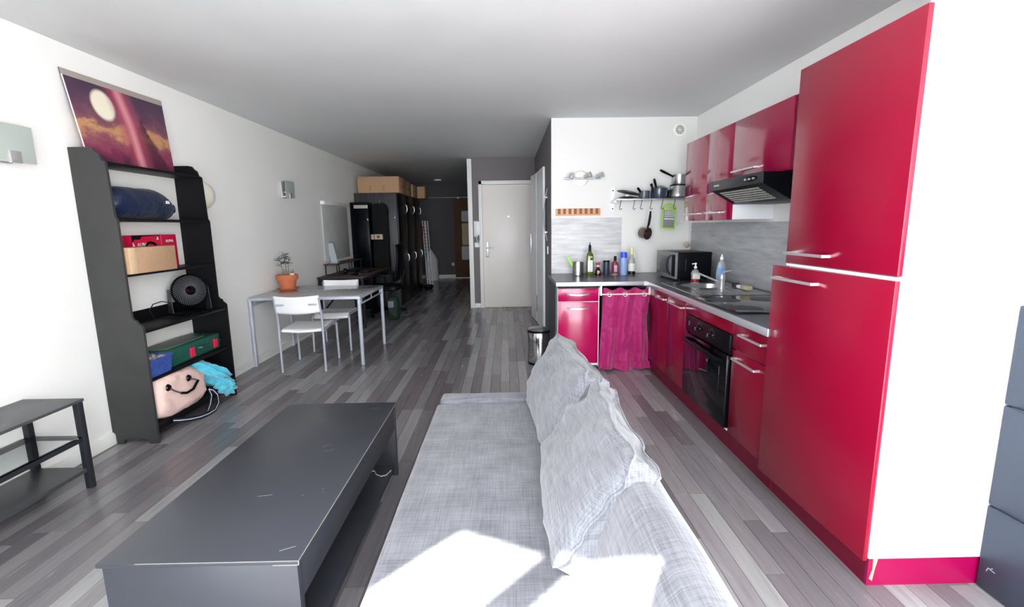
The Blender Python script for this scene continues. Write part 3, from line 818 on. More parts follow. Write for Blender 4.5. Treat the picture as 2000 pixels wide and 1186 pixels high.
# row of containers on the worktop
def place_lathe(name, label, cat, x, y, parts, group=None):
    t = thing(name, label, cat, (x, y, TZ), group=group)
    for pn, prof, m in parts: obj(pn, MB().lathe(prof, (x, y, TZ)), m, t)
    return t
YB = 4.93
t = place_lathe('utensil_tin', 'ribbed steel tin holding a lime green utensil at the left of the bottle row', 'tin', .745, 4.925, [
    ('can', [(.001, 0), (.056, 0)] + [(.057+.0015*(i % 2), .006+.0075*i) for i in range(18)] + [(.058, .143), (.054, .143), (.053, .02), (.001, .02)], STEEL)])
t2 = obj('spatula', MB().box(-.012, .012, -.003, .003, 0, .2, .003).xf(Matrix.Translation((.735, 4.93, TZ+.025)) @ Matrix.Rotation(math.radians(-30), 4, 'Y')), LIME)
tag(t2, 'lime green utensil handle leaning out of the steel tin', 'utensil')
tg = place_lathe('oil_bottle', 'tall green olive oil bottle with pourer and paper label', 'bottle', .868, YB, [
    ('pourer', [(.012, .275), (.014, .28), (.014, .31), (.005, .32), (.003, .345), (.001, .346)], BLACK_P)])
sq_ = MB()
for r, z in ((.033, 0), (.035, .01), (.035, .20), (.031, .222), (.014, .25), (.013, .28)):
    pass
def sqlathe(prof, c, e=.45, n=32):
    mb = MB(); vs = []
    for r, z in prof:
        for i in range(n):
            a = 2*PI*i/n; cc, ss = math.cos(a), math.sin(a); k = e if r > .02 else 1
            vs.append((c[0]+r*abs(cc)**k*(1 if cc > 0 else -1), c[1]+r*abs(ss)**k*(1 if ss > 0 else -1), c[2]+z))
    fs = []
    for j in range(len(prof)-1): fs += [(j*n+i, j*n+(i+1) % n, (j+1)*n+(i+1) % n, (j+1)*n+i) for i in range(n)]
    fs += [tuple(range(n-1, -1, -1)), tuple(range((len(prof)-1)*n, len(prof)*n))]
    return mb.add(vs, fs)
obj('bottle', sqlathe([(.001, 0), (.033, 0), (.035, .008), (.035, .20), (.031, .222), (.014, .25), (.013, .28), (.001, .28)], (.868, YB, TZ)), OLIVE, tg)
obj('label', MB().box(.842, .894, YB-.0365, YB-.034, TZ+.04, TZ+.16, .001), LABELW, tg)
obj('neck_label', MB().box(.846, .890, YB-.036, YB-.033, TZ+.185, TZ+.2), mat('gold_label', (176, 176, 90), .4), tg)
obj('foil_neck', MB().lathe([(.0145, .25), (.0145, .282), (.0135, .284)], (.868, YB, TZ), caps=False), BLACK_P, tg)
t = place_lathe('sauce_bottle', 'small dark soy sauce bottle with red cap beside the oil bottle', 'bottle', .955, YB, [
    ('bottle', [(.001, 0), (.031, 0), (.032, .01), (.030, .04), (.018, .075), (.013, .085), (.013, .11), (.001, .11)], COLA),
    ('neck_label', [(.0135, .088), (.0138, .105)], LABELW),
    ('cap', [(.001, .108), (.018, .108), (.023, .128), (.021, .132), (.001, .132)], REDCAP)])
obj('label', MB().box(.942, .968, YB-.031, YB-.024, TZ+.022, TZ+.05, .002), mat('flower_label', (214, 150, 140), .5, mottle=(90, .4)), t)
place_lathe('canister', 'slim dark slate blue canister in the middle of the bottle row', 'canister', 1.042, YB, [
    ('body', [(.001, 0), (.032, 0), (.033, .005), (.033, .138), (.001, .138)], SLATEJAR),
    ('lid', [(.001, .138), (.034, .138), (.034, .15), (.031, .153), (.001, .153)], BLACK_P)])
t = place_lathe('liqueur_bottle', 'small clear bottle of plum-coloured liqueur with black cap', 'bottle', 1.133, YB, [
    ('bottle', [(.001, 0), (.033, 0), (.035, .008), (.036, .11), (.028, .135), (.014, .145), (.014, .155), (.001, .155)], ROSE),
    ('cap', [(.001, .153), (.015, .153), (.015, .197), (.001, .198)], BLACK_P),
    ('glass_base', [(.001, 0), (.0345, 0), (.0365, .008), (.0365, .016), (.034, .018)], CLEARG)])
obj('label', MB().box(1.117, 1.149, YB-.0375, YB-.033, TZ+.035, TZ+.105, .002), mat('plum_label', (196, 150, 160), .5, mottle=(80, .4)), t)
place_lathe('spray_can', 'pale blue aerosol can with bright blue cap', 'can', 1.222, YB, [
    ('can', [(.001, 0), (.033, 0), (.035, .006), (.035, .178), (.032, .182), (.001, .182)], BLUECAN),
    ('cap', [(.001, .18), (.0345, .18), (.034, .232), (.031, .236), (.001, .236)], BLUECAP)])
t = place_lathe('wine_bottle', 'half-empty clear wine bottle with pale stopper at the right of the bottle row', 'bottle', 1.308, YB, [
    ('bottle', [(.001, 0), (.034, 0), (.036, .008), (.036, .125), (.026, .165), (.014, .19), (.013, .225), (.001, .225)], CLEARG),
    ('wine', [(.001, .003), (.0365, .003), (.037, .01), (.037, .04), (.001, .04)], mat('dark_wine', (30, 26, 20), .2)),
    ('stopper', [(.001, .215), (.0155, .215), (.017, .275), (.012, .285), (.001, .287)], YCREAM)])
obj('label', MB().lathe([(.0368, .04), (.037, .045), (.037, .115), (.0368, .12)], (1.308, YB, TZ), caps=False), LABELW, t)

# wall light, magnet bar, air vent
t = thing('spot_bar', 'brushed steel wall light bar with round base and three small spotlights', 'wall light', (.80, 5.158, 1.865))
obj('base', MB().lathe([(.001, 0), (.072, 0), (.075, .006), (.068, .02), (.001, .026)], (.80, 5.158, 1.865), ax=Vector((0, -1, 0))), mat('ivory_base', (232, 230, 212), .35), t)
obj('base_ring', MB().lathe([(.071, .008), (.079, .008), (.079, .016), (.071, .018)], (.80, 5.158, 1.865), ax=Vector((0, -1, 0))), ALU, t)
obj('bar', MB().cyl((.615, 5.105, 1.862), (1.0, 5.105, 1.862), .010), ALU, t)
obj('stem', MB().cyl((.80, 5.14, 1.864), (.80, 5.105, 1.863), .012), ALU, t)
for x, d_ in ((.69, (.0, -1, .12)), (.83, (.75, -.35, .28)), (.955, (.75, -.35, .28))):
    v = Vector(d_).normalized(); p = Vector((x, 5.095, 1.872))
    s_p = obj('spotlight', MB().lathe([(.001, 0), (.02, 0), (.024, .05), (.026, .055)], p, ax=v, n=20), ALU, t)
    obj('bulb', MB().lathe([(.022, .05), (.032, .075), (.03, .078), (.001, .06)], p, ax=v, n=20), CLEARG, s_p)
t = thing('knife_rack', 'pine wall rack with eight empty slots above the pale splashback', 'rack', (.775, 5.15, 1.48))
obj('board', MB().box(.535, 1.012, 5.138, 5.159, 1.480, 1.553, .005), LTWOOD, t)
for i in range(8):
    x = .556+i*.0575
    obj('slot', MB().box(x, x+.030, 5.1365, 5.139, 1.495, 1.552), DKWOOD, t)
t = thing('air_vent', 'round white extractor vent high on the kitchen wall near the corner', 'vent', (1.83, 5.16, 2.345))
obj('ring', MB().lathe([(.045, 0), (.068, 0), (.066, .014), (.046, .018)], (1.83, 5.159, 2.345), ax=Vector((0, -1, 0)), caps=False), TRIM, t)
obj('grille', MB().lathe([(.001, 0), (.047, 0), (.047, .01), (.001, .01)], (1.83, 5.159, 2.345), ax=Vector((0, -1, 0))), GREYMESH, t)
for i in range(4):
    a = i*PI/4
    obj('vane', MB().box(-.044, .044, -.003, .003, -.0015, .0015).xf(Matrix.Translation((1.83, 5.1475, 2.345)) @ Matrix.Rotation(a, 4, 'Y')), TRIM, t)
t = thing('pull_cord', 'pull cord with beige ball hanging under the wall cabinet in the corner', 'cord', (1.96, 5.12, 1.15))
obj('cord', MB().cyl((1.965, 5.135, 1.43), (1.962, 5.13, 1.18), .004), WHITE_P, t)
obj('ball', MB().lathe([(.001, -.034), (.02, -.028), (.034, 0), (.02, .028), (.001, .034)], (1.945, 5.12, 1.155)), BEIGE, t)

# wall shelf with hooks and pans
t = thing('wall_shelf', 'thin steel wall shelf with perforated bracket above the microwave', 'shelf', (1.55, 5.06, 1.62))
SZ = 1.637
obj('board', MB().box(1.135, 2.01, 4.94, 5.158, SZ-.012, SZ, .002), STEEL, t)
bk = obj('bracket', MB().box(1.125, 1.165, 5.152, 5.159, 1.515, 1.765, .003).box(1.125, 1.15, 4.99, 5.155, 1.60, 1.625, .003), WHITE_P, t)
for z in (1.545, 1.735): obj('bracket_hole', MB().cyl((1.145, 5.152, z), (1.145, 5.1505, z), .008), CHARC, bk)
def hook(x, lab):
    mb = MB().tube([(x, 4.955, SZ-.010), (x, 4.94, SZ-.012), (x-.004, 4.937, SZ-.03), (x-.012, 4.937, SZ-.075), (x-.020, 4.935, SZ-.098), (x-.010, 4.925, SZ-.110), (x+.006, 4.925, SZ-.098)], .0035, 6)
    return tag(obj('hook', mb, CHARC), lab, 'hook', 'metal hooks under the wall shelf')
hook(1.185, 'empty dark hook nearest the left end of the wall shelf')
hook(1.325, 'thin empty metal hook second from the left end of the wall shelf').scale = (1, 1, 1)
hook(1.40, 'empty dark metal hook just left of the hanging saucepan')
hook(1.50, 'dark metal hook carrying the small hanging saucepan')
hook(1.615, 'dark metal hook on the left of the green grater handle')
hook(1.74, 'dark metal hook on the right of the green grater handle')
# lids / trays
t = thing('pan_lid', 'flat steel pan lid lying on the left of the wall shelf', 'lid', (1.27, 5.05, SZ))
obj('lid', MB().lathe([(.001, .03), (.03, .03), (.10, .02), (.135, .004), (.138, .0), (.132, .0), (.001, .022)], (1.27, 5.04, SZ)), STEEL, t)
obj('knob', MB().lathe([(.001, .03), (.02, .032), (.024, .044), (.016, .05), (.001, .05)], (1.27, 5.04, SZ)), WHITE_P, t)
t = thing('pan_lid', 'dark-rimmed pan lid tilted over the flat steel lid on the wall shelf', 'lid', (1.28, 5.04, SZ+.05))
obj('lid', MB().lathe([(.001, .016), (.08, .012), (.115, 0), (.118, 0), (.118, .006), (.08, .018), (.001, .022)]).xf(Matrix.Translation((1.28, 5.04, SZ+.062)) @ Matrix.Rotation(math.radians(12), 4, 'Y')), CHARC, t)
def saucepan(name, label, c, r, h, m, hd, hm, hl=.16, rise=0.02):
    t = thing(name, label, 'saucepan', c)
    obj('body', MB().lathe([(.001, 0), (r*.93, 0), (r, .012), (r, h), (r+.004, h), (r+.004, h-.004), (r-.003, h-.004), (r-.006, .006), (.001, .005)], c), m, t)
    d_ = Vector(hd).normalized(); p = Vector(c)+Vector((d_.x*r, d_.y*r, h*.8))
    obj('handle', MB().tube([p, p+d_*hl*.35, p+d_*hl*.8, p+d_*hl], [.009, .011, .014, .010], 10), hm, t)
    return t
saucepan('saucepan', 'dark blue saucepan, largest and right of the stack on the wall shelf', (1.60, 5.03, SZ), .085, .10, NAVYPOT, (-.35, -.2, 1), BLACK_P, .13)
saucepan('saucepan', 'grey saucepan left behind the dark blue pan, its short handle pointing left', (1.458, 5.08, SZ), .055, .085, mat('grey_enamel', (84, 94, 100), .25), (-.55, -.3, .55), BLACK_P, .07)
t = thing('pan_lid', 'domed dark lid on top of the dark blue saucepan', 'lid', (1.6, 5.03, SZ+.1))
obj('lid', MB().lathe([(.001, .028), (.05, .022), (.084, .0), (.088, 0), (.086, .006), (.05, .028), (.001, .034)], (1.60, 5.03, SZ+.1005)), NAVYPOT, t)
tag(obj('ladle_handle', MB().tube([(1.535, 4.995, SZ+.05), (1.515, 4.99, SZ+.11), (1.50, 4.985, SZ+.15)], [.009, .011, .016], 8), BLACK_P), 'black utensil handle sticking up at the left of the dark blue saucepan', 'utensil')
t = thing('steel_pot', 'wide brushed steel stockpot standing at the right end of the wall shelf', 'pot', (1.80, 5.03, SZ))
c = (1.80, 5.035, SZ)
obj('body', MB().lathe([(.001, 0), (.085, 0), (.102, .02), (.10, .06), (.078, .125), (.078, .132), (.001, .132)], c), STEEL, t)
obj('rim', MB().lathe([(.08, .128), (.086, .13), (.086, .138), (.08, .14)], c), BLACK_P, t)
obj('grip', MB().box(1.69, 1.715, 5.0, 5.05, SZ+.01, SZ+.085, .01), BLACK_P, t)
saucepan('saucepan', 'shiny steel saucepan stacked on the stockpot with black handle raised to the left', (1.81, 5.035, SZ+.1405), .078, .10, STEEL, (-1, -.25, .42), BLACK_P, .17)
# hanging pan
t = thing('hanging_saucepan', 'small bronze saucepan hanging by its black handle from a hook', 'saucepan', (1.47, 4.93, 1.26))
ctr = Vector((1.455, 4.98, 1.285)); ax = Vector((.55, -.80, -.15)).normalized()
obj('body', MB().lathe([(.001, -.055), (.052, -.055), (.058, -.045), (.060, .03), (.063, .03), (.063, .034), (.056, .034), (.053, -.04), (.001, -.045)], ctr, ax=ax), BRONZE, t)
obj('inside', MB().lathe([(.001, -.04), (.053, -.04), (.0535, -.036), (.001, -.036)], ctr, ax=ax), BLACK_G, t)
obj('handle', MB().tube([(1.463, 4.945, 1.335), (1.474, 4.935, 1.38), (1.484, 4.932, 1.45), (1.488, 4.932, 1.51)], [.008, .013, .013, .008], 10), BLACK_P, t)
obj('ring', MB().tube([(1.488+.01*math.cos(a), 4.93, 1.519+.011*math.sin(a)) for a in [2*PI*i/12 for i in range(12)]], .003, 6, True), CHROME, t)
# grater
t = thing('grater', 'flat grater with lime green frame hanging from two hooks', 'grater', (1.68, 4.93, 1.35))
gm = Matrix.Translation((1.675, 4.925, 1.335)) @ Matrix.Rotation(math.radians(3), 4, 'Y') @ Matrix.Rotation(math.radians(-7), 4, 'X')
fr = MB().box(-.07, -.058, -.005, .005, 0, .20, .003).box(.058, .07, -.005, .005, 0, .20, .003).box(-.07, .07, -.005, .005, -.01, .004, .003).box(-.07, .07, -.005, .005, .185, .2, .003)
fr.tube([(-.062, 0, .19), (-.05, 0, .235), (0, 0, .25), (.05, 0, .235), (.062, 0, .19)], .011, 8)
obj('frame', fr.xf(gm), LIME, t)
obj('blade', MB().box(-.058, .058, -.0015, .0015, .0, .19).xf(gm), STEEL, t)
te = MB()
for i in range(6):
    for j in range(4):
        te.box(-.046+.017*i+(j % 2)*.006, -.037+.017*i+(j % 2)*.006, -.006, -.001, .115+.018*j, .121+.018*j)
te.box(-.05, .05, -.006, -.001, .09, .097)
obj('teeth', te.xf(gm), WHITE_P, t)

# pedal bin
t = thing('pedal_bin', 'round brushed steel pedal bin standing by the dark end of the kitchen units', 'bin', (.315, 4.66, 0))
c = (.315, 4.66, 0)
obj('base', MB().lathe([(.001, 0), (.112, 0), (.114, .02), (.110, .022), (.001, .022)], c, 40), BLACK_P, t)
obj('body', MB().lathe([(.108, .02), (.11, .025), (.11, .325), (.108, .33)], c, 48, caps=False), mat('polished_steel', (205, 205, 205), .12, metal=1), t)
obj('rim', MB().lathe([(.106, .325), (.115, .327), (.115, .348), (.106, .35)], c, 48), BLACK_P, t)
obj('lid', MB().lathe([(.001, .372), (.06, .370), (.10, .36), (.115, .350), (.001, .349)], c, 48), STEEL, t)
obj('pedal', MB().box(c[0]-.04, c[0]+.04, 4.66-.155, 4.66-.105, .012, .030, .004), CHROME, t)

# ------------------------------------------------------------------ coffee table
t = thing('coffee_table', 'low black rectangular coffee table with scuffed top and open side below', 'table', (-.92, 1.89, 0))
CT = .42
obj('tabletop', MB().box(-1.216, -.623, 1.256, 2.522, CT-.013, CT, .0015), COFFEE, t)
def scr(x0, y0, x1, y1, w=.0018, z=CT+.0002):
    d_ = Vector((x1-x0, y1-y0, 0)); n_ = Vector((-d_.y, d_.x, 0)).normalized()*w/2
    return MB().add([(x0-n_.x, y0-n_.y, z), (x1-n_.x, y1-n_.y, z), (x1+n_.x, y1+n_.y, z), (x0+n_.x, y0+n_.y, z)], [(0, 1, 2, 3)])
WORN = mat('worn_edge', (128, 124, 118), .6)
SCR = mat('pale_scratch', (118, 124, 128), .5)
wr = MB().box(-.6245, -.6222, 1.256, 2.522, CT-.0018, CT+.0003).box(-1.1, -.623, 1.2545, 1.2565, CT-.0012, CT+.0003).box(-.70, -.623, 1.2545, 1.2565, CT-.0145, CT-.0125)
wr.box(-.6245, -.6222, 1.2550, 1.2575, CT-.013, CT)
obj('worn_edge', wr, WORN, t, label='pale worn edges of the top')
sm = MB()
for i in range(9):
    a = i/9*PI*.5; b_ = (i+1)/9*PI*.5
    sm.add(scr(-.80+.03*math.cos(a+1.4), 1.98+.03*math.sin(a+1.4), -.80+.03*math.cos(b_+1.4), 1.98+.03*math.sin(b_+1.4), .003).v, [(0, 1, 2, 3)])
    sm.add(scr(-.80+.03*math.cos(a+4.3), 1.98+.03*math.sin(a+4.3), -.80+.03*math.cos(b_+4.3), 1.98+.03*math.sin(b_+4.3), .003).v, [(0, 1, 2, 3)])
for q in ((-.92, 1.60, -.87, 1.61), (-.76, 1.60, -.755, 1.603), (-.79, 2.22, -.785, 2.222), (-.745, 2.43, -.70, 2.44), (-.70, 1.64, -.698, 1.645), (-.69, 1.62, -.687, 1.622), (-.70, 1.30, -.66, 1.32)):
    sm.add(scr(*q, .004).v, [(0, 1, 2, 3)])
obj('scratches', sm, SCR, t, label='pale scratches on the top')
obj('end_panel', MB().box(-1.203, -.632, 1.263, 1.291, 0, CT-.0135, .001), COFFEE, t)
obj('end_panel', MB().box(-1.203, -.632, 2.487, 2.515, 0, CT-.0135, .001), COFFEE, t)
obj('side_rail', MB().box(-.650, -.633, 1.2915, 2.4865, .275, CT-.0135, .001), COFFEE, t)
obj('side_rail', MB().box(-1.20, -1.183, 1.2915, 2.4865, .275, CT-.0135, .001), COFFEE, t)
obj('shelf', MB().box(-1.19, -.645, 1.2915, 2.4865, .045, .062, .001), COFFEE, t)
tag(obj('charging_cable', MB().tube([(-.80, 2.40, .066), (-.74, 2.42, .066), (-.72, 2.38, .067), (-.69, 2.36, .067), (-.665, 2.37, .067), (-.65, 2.42, .067)], .003, 6), mat('pale_cable', (190, 196, 200), .5)), 'short pale cable lying on the lower shelf of the black coffee table', 'cable')

# ------------------------------------------------------------------ sofa
def rounded(x0, x1, y0, y1, z0, z1, r, cuts=14, amp=.004, seed=0, fs=3.0):
    bm = bmesh.new(); bmesh.ops.create_cube(bm, size=1)
    for v in bm.verts: v.co = Vector(((x0+x1)/2+v.co.x*(x1-x0), (y0+y1)/2+v.co.y*(y1-y0), (z0+z1)/2+v.co.z*(z1-z0)))
    bmesh.ops.bevel(bm, geom=list(bm.edges), offset=r, segments=4, profile=.6, affect='EDGES')
    for e_i in range(1):
        bmesh.ops.subdivide_edges(bm, edges=[e for e in bm.edges if e.calc_length() > .12], cuts=cuts, use_grid_fill=True)
    for v in bm.verts:
        n_ = noise.noise_vector(v.co*fs+Vector((seed, 0, 0)))
        v.co += n_*amp
    return MB().bm(bm)
t = thing('sofa', 'light grey woven fabric sofa with low back and no armrest, seen from its near end', 'sofa', (.03, 1.5, 0))
obj('base', rounded(-.385, .44, .42, 2.62, .05, .29, .02, 6, .002), FABRIC, t)
obj('seat', rounded(-.402, .25, .40, 2.535, .275, .402, .022, 22, .005, 3), FABRIC, t, ang=1.2)
obj('end_rail', rounded(-.385, .40, 2.54, 2.655, .25, .425, .032, 12, .004, 5), FABRIC, t, ang=1.2)
# low back: profile swept along y
prof = [(.20, .395), (.225, .50), (.262, .62), (.285, .675), (.315, .703), (.35, .712), (.39, .700), (.425, .665), (.452, .60), (.462, .50), (.466, .30), (.462, .06), (.40, .05), (.22, .30)]
bk = MB(); ny = 60
for j in range(ny+1):
    y = .40+(2.60-.40)*j/ny
    e = min(1, min(j, ny-j)/2.5); k = 1-.10*(1-e)**2
    for x, z in prof:
        nn = noise.noise(Vector((x*4, y*3.2, z*4)))*.008
        cx_, cz_ = .34, .35
        bk.v.append((cx_+(x-cx_)*k+nn, y, cz_+(z-cz_)*k+nn*.6))
n_ = len(prof)
for j in range(ny): bk.f += [(j*n_+i, j*n_+(i+1) % n_, (j+1)*n_+(i+1) % n_, (j+1)*n_+i) for i in range(n_)]
bk.f += [tuple(range(n_)), tuple(range(ny*n_+n_-1, ny*n_-1, -1))]
obj('backrest', bk, FABRIC, t, ang=1.3)
for x, y in ((-.33, .5), (.38, .5), (-.33, 2.55), (.38, 2.55)): obj('foot', MB().cyl((x, y, 0), (x, y, .055), .02), BLACK_P, t)
thr = MB()
random.seed(3)
for i in range(22):
    y = 1.1+random.random()*1.2; x = .455+.008*random.random(); z = .60+.05*random.random()
    thr.tube([(x, y, z), (x+.010, y+.004*random.uniform(-1, 1), z+.004), (x+.020*random.uniform(.4, 1), y+.01*random.uniform(-1, 1), z+.004*random.uniform(-1, 1))], .0004, 3)
obj('loose_threads', thr, FABRIC, t)['kind'] = 'stuff'

def cushion(name, label, cx, cy, w, h, th, tilt, yaw, seed, pz, wr=1.0, roll=0):
    t = thing(name, label, 'cushion', (cx, cy, pz), group='loose back cushions on the sofa')
    bm = bmesh.new(); bmesh.ops.create_cube(bm, size=2)
    bmesh.ops.subdivide_edges(bm, edges=list(bm.edges), cuts=23, use_grid_fill=True)
    M = Matrix.Translation((cx, cy, pz)) @ Matrix.Rotation(yaw, 4, 'Z') @ Matrix.Rotation(tilt, 4, 'Y') @ Matrix.Rotation(roll, 4, 'X')
    sd = Vector((seed*3.1, seed*1.7, seed))
    for v in bm.verts:
        x, y, z = v.co   # x thickness, y width, z height (-1..1)
        fy = 1-abs(y)**3.2; fz = 1-abs(z)**3.2
        puff = .54+.46*(max(fy, 0)*max(fz, 0))**.42
        rr = .95+.05*(1-(abs(y)*abs(z))**4)
        ex = (1-abs(x))*.0
        X = x*th/2*puff; Y = y*w/2*rr*(1-.02*(1-abs(x))); Z = z*h/2*rr
        # sag: lower part fatter
        X *= 1+.12*(-z)
        Z -= .02*(1-y*y)*(z > 0)*z*wr
        if z > 0: Z += wr*.018*noise.noise(Vector((y*2.2, x, seed)))
        p = Vector((X, Y, Z))
        # crumples radiating from the corners, and soft folds
        f1 = noise.noise(Vector((y*2.2+z*1.6, z*1.5-x, 0))+sd)*.016
        f2 = math.sin(9*(z+.55*y)+4*noise.noise(Vector((y*2, z*2, 0))+sd))*.0045*max(0, z+.3)
        f3 = noise.noise(Vector((y*6, z*6, x*2))+sd)*.006
        p.x += (f1+f3)*wr + f2*wr*(1 if x < 0 else .6)
        v.co = M @ p
    lo = min(v.co.z for v in bm.verts)
    mb = MB().bm(bm)
    o = obj('cover', mb, FABRIC, t, ang=1.2)
    # seam round the front face
    def on(x, y, z):
        fy = 1-abs(y)**3.2; fz = 1-abs(z)**3.2
        puff = .54+.46*(max(fy, 0)*max(fz, 0))**.42; rr = .95+.05*(1-(abs(y)*abs(z))**4)
        X = x*th/2*puff*(1+.12*(-z)); Z = z*h/2*rr - .02*(1-y*y)*(z > 0)*z*wr
        if z > 0: Z += wr*.018*noise.noise(Vector((y*2.2, x, seed)))
        f1 = noise.noise(Vector((y*2.2+z*1.6, z*1.5-x, 0))+sd)*.016; f3 = noise.noise(Vector((y*6, z*6, x*2))+sd)*.006
        f2 = math.sin(9*(z+.55*y)+4*noise.noise(Vector((y*2, z*2, 0))+sd))*.0045*max(0, z+.3)
        return M @ Vector((X+(f1+f3)*wr+f2*wr*(1 if x < 0 else .6), y*w/2*rr, Z))
    ring = []
    for i in range(40): ring.append((-1+2*i/40, -1))
    for i in range(40): ring.append((1, -1+2*i/40))
    for i in range(40): ring.append((1-2*i/40, 1))
    for i in range(40): ring.append((-1, 1-2*i/40))
    for sx in (-1, 1):
        obj('piping', MB().tube([on(sx, a, b_) for a, b_ in ring], .0038, 6, True), FABRIC, t)
    return t, lo
cushion('back_cushion', 'far light grey back cushion leaning at the far end of the sofa', .262, 2.20, .80, .40, .20, math.radians(24), math.radians(4), 1, .592, 1.1)
cushion('back_cushion', 'near light grey back cushion with boxed corner slumped against the sofa back', .275, 1.50, .72, .40, .17, math.radians(34), math.radians(-2), 5, .585, 1.25)

# ------------------------------------------------------------------ stacked dark storage units at the right edge
t = thing('storage_tower', 'dark slate leatherette three-tier storage tower at the right edge beside the tall cabinet', 'storage unit', (1.9, 1.25, 0))
for i, (z0, z1) in enumerate(((.004, .333), (.337, .722), (.726, 1.085))):
    d = obj('drawer', MB().box(1.772, XR-.01, .90, 1.592, z0, z1, .006), GREYSTOR, t)
    if i: obj('flap', MB().prism([(.90, z0+.012), (1.56, z0+.001), (1.56, z0-.001), (.90, z0-.022)], 'yz', 1.765, 1.773), GREYSTOR, d)
obj('scuff', MB().tube([(1.7712, 1.60-.04, .085), (1.7712, 1.555, .10), (1.7712, 1.53, .098)], .0022, 5).tube([(1.7712, 1.55, .099), (1.7712, 1.54, .108)], .0022, 5), SCR, t, label='pale scuff marks')

# ------------------------------------------------------------------ left tv bench
t = thing('tv_bench', 'black metal bench with glass middle shelf at the left edge, far end in view', 'bench', (-2.43, 1.8, 0))
BY0_, BY1_ = 1.15, 2.445
obj('tabletop', MB().box(-2.592, -2.270, BY0_, BY1_, .488, .503, .002), mat('grey_black_top', (74, 75, 78), .4, mottle=(4, .06)), t)
for x in (-2.2915, -2.575):
    for y in (BY0_+.018, BY1_-.018):
        obj('leg', MB().box(x-.016, x+.016, y-.016, y+.016, 0, .488, .003), BLACK_M, t)
for x in (-2.2915, -2.575): obj('rail', MB().box(x-.012, x+.012, BY0_+.02, BY1_-.02, .272, .294), BLACK_M, t)
obj('rail', MB().box(-2.57, -2.295, BY1_-.028, BY1_-.008, .274, .292), BLACK_M, t)
obj('glass_shelf', MB().box(-2.58, -2.285, BY0_+.02, BY1_-.02, .2945, .300), GLASS_C, t, label='clear glass middle shelf')
obj('lower_shelf', MB().box(-2.575, -2.285, BY0_+.02, BY1_-.02, .098, .118, .002), mat('grey_black_shelf', (66, 67, 70), .38, mottle=(4, .08)), t)

# ------------------------------------------------------------------ stepped black shelving unit
SX0 = -2.592
t = thing('shelving_unit', 'black stepped wooden shelving unit against the left wall holding bags and boxes', 'shelving unit', (-2.45, 3.42, 0))
outl = [(SX0, .085), (SX0+.018, .07), (SX0+.02, 0), (SX0+.062, 0), (SX0+.075, .03), (SX0+.10, .035), (-2.40, .035), (-2.375, .03), (-2.36, 0), (-2.302, 0),
        (-2.300, .772), (-2.306, .785), (-2.325, .80), (-2.335, .82), (-2.352, .828), (-2.362, .845), (-2.363, 1.448), (-2.374, 1.468),
        (-2.385, 1.79), (-2.405, 1.80), (-2.415, 1.835), (-2.435, 1.85), (-2.45, 1.872), (-2.478, 1.877), (SX0, 1.877)]
YA, YBB = 2.952, 3.872
obj('side_panel', MB().prism(outl, 'xz', YA, YA+.018), BLACK_W, t)
obj('side_panel', MB().prism(outl, 'xz', YBB-.018, YBB), BLACK_IN, t)
for z, xf, name in ((1.797, -2.388, 'shelf'), (1.458, -2.368, 'shelf'), (1.112, -2.366, 'shelf'), (.752, -2.303, 'shelf'), (.43, -2.304, 'shelf'), (.125, -2.306, 'shelf')):
    obj(name, MB().box(SX0, xf, YA+.0185, YBB-.0185, z-.016, z, .001), BLACK_IN, t)
obj('back_rail', MB().box(SX0, SX0+.012, YA+.0185, YBB-.0185, .753, .83), BLACK_IN, t)
obj('plinth', MB().prism([(YA+.019, .035), (YA+.06, .07), (YBB-.06, .07), (YBB-.019, .035), (YBB-.019, .108), (YA+.019, .108)], 'yz', -2.33, -2.318), BLACK_IN, t)
LED = mat('worn_dark_edge', (92, 90, 88), .5)
# sleeping bag
t = thing('sleeping_bag', 'rolled navy blue sleeping bag on the second shelf from the top', 'sleeping bag', (-2.46, 3.28, 1.459))
bg = MB(); NU, NV = 48, 30
for j in range(NV+1):
    v = j/NV; y = 2.985+.565*v
    e = (1-abs(2*v-1)**5)**.5 if v < .5 else (1-max(0, (v-.72)/.28)**2.4*.5)
    if v > .985: e = .30
    for i in range(NU):
        a = 2*PI*i/NU
        r = .104*e*(1+.05*noise.noise(Vector((math.cos(a)*1.3, math.sin(a)*1.3, v*3))) + .008*math.sin(v*30+3*math.sin(a)))
        z = 1.562 - .10*max(0, v-.7) + r*math.sin(a)*.98
        bg.v.append((-2.468+r*math.cos(a)*.98, y, max(z, 1.4595)))
for j in range(NV): bg.f += [(j*NU+i, j*NU+(i+1) % NU, (j+1)*NU+(i+1) % NU, (j+1)*NU+i) for i in range(NU)]
bg.f += [tuple(range(NU)), tuple(range(NV*NU+NU-1, NV*NU-1, -1))]
obj('roll', bg, NAVY, t, ang=1.5)
obj('drawstring_end', MB().lathe([(.001, 0), (.035, .005), (.024, .016), (.032, .034), (.010, .044), (.001, .044)], (-2.45, 3.535, 1.535), ax=Vector((.4, 1, .05))), NAVY, t)
obj('care_tag', MB().box(-2.366, -2.360, 3.40, 3.43, 1.565, 1.585, .001), LABELW, t)
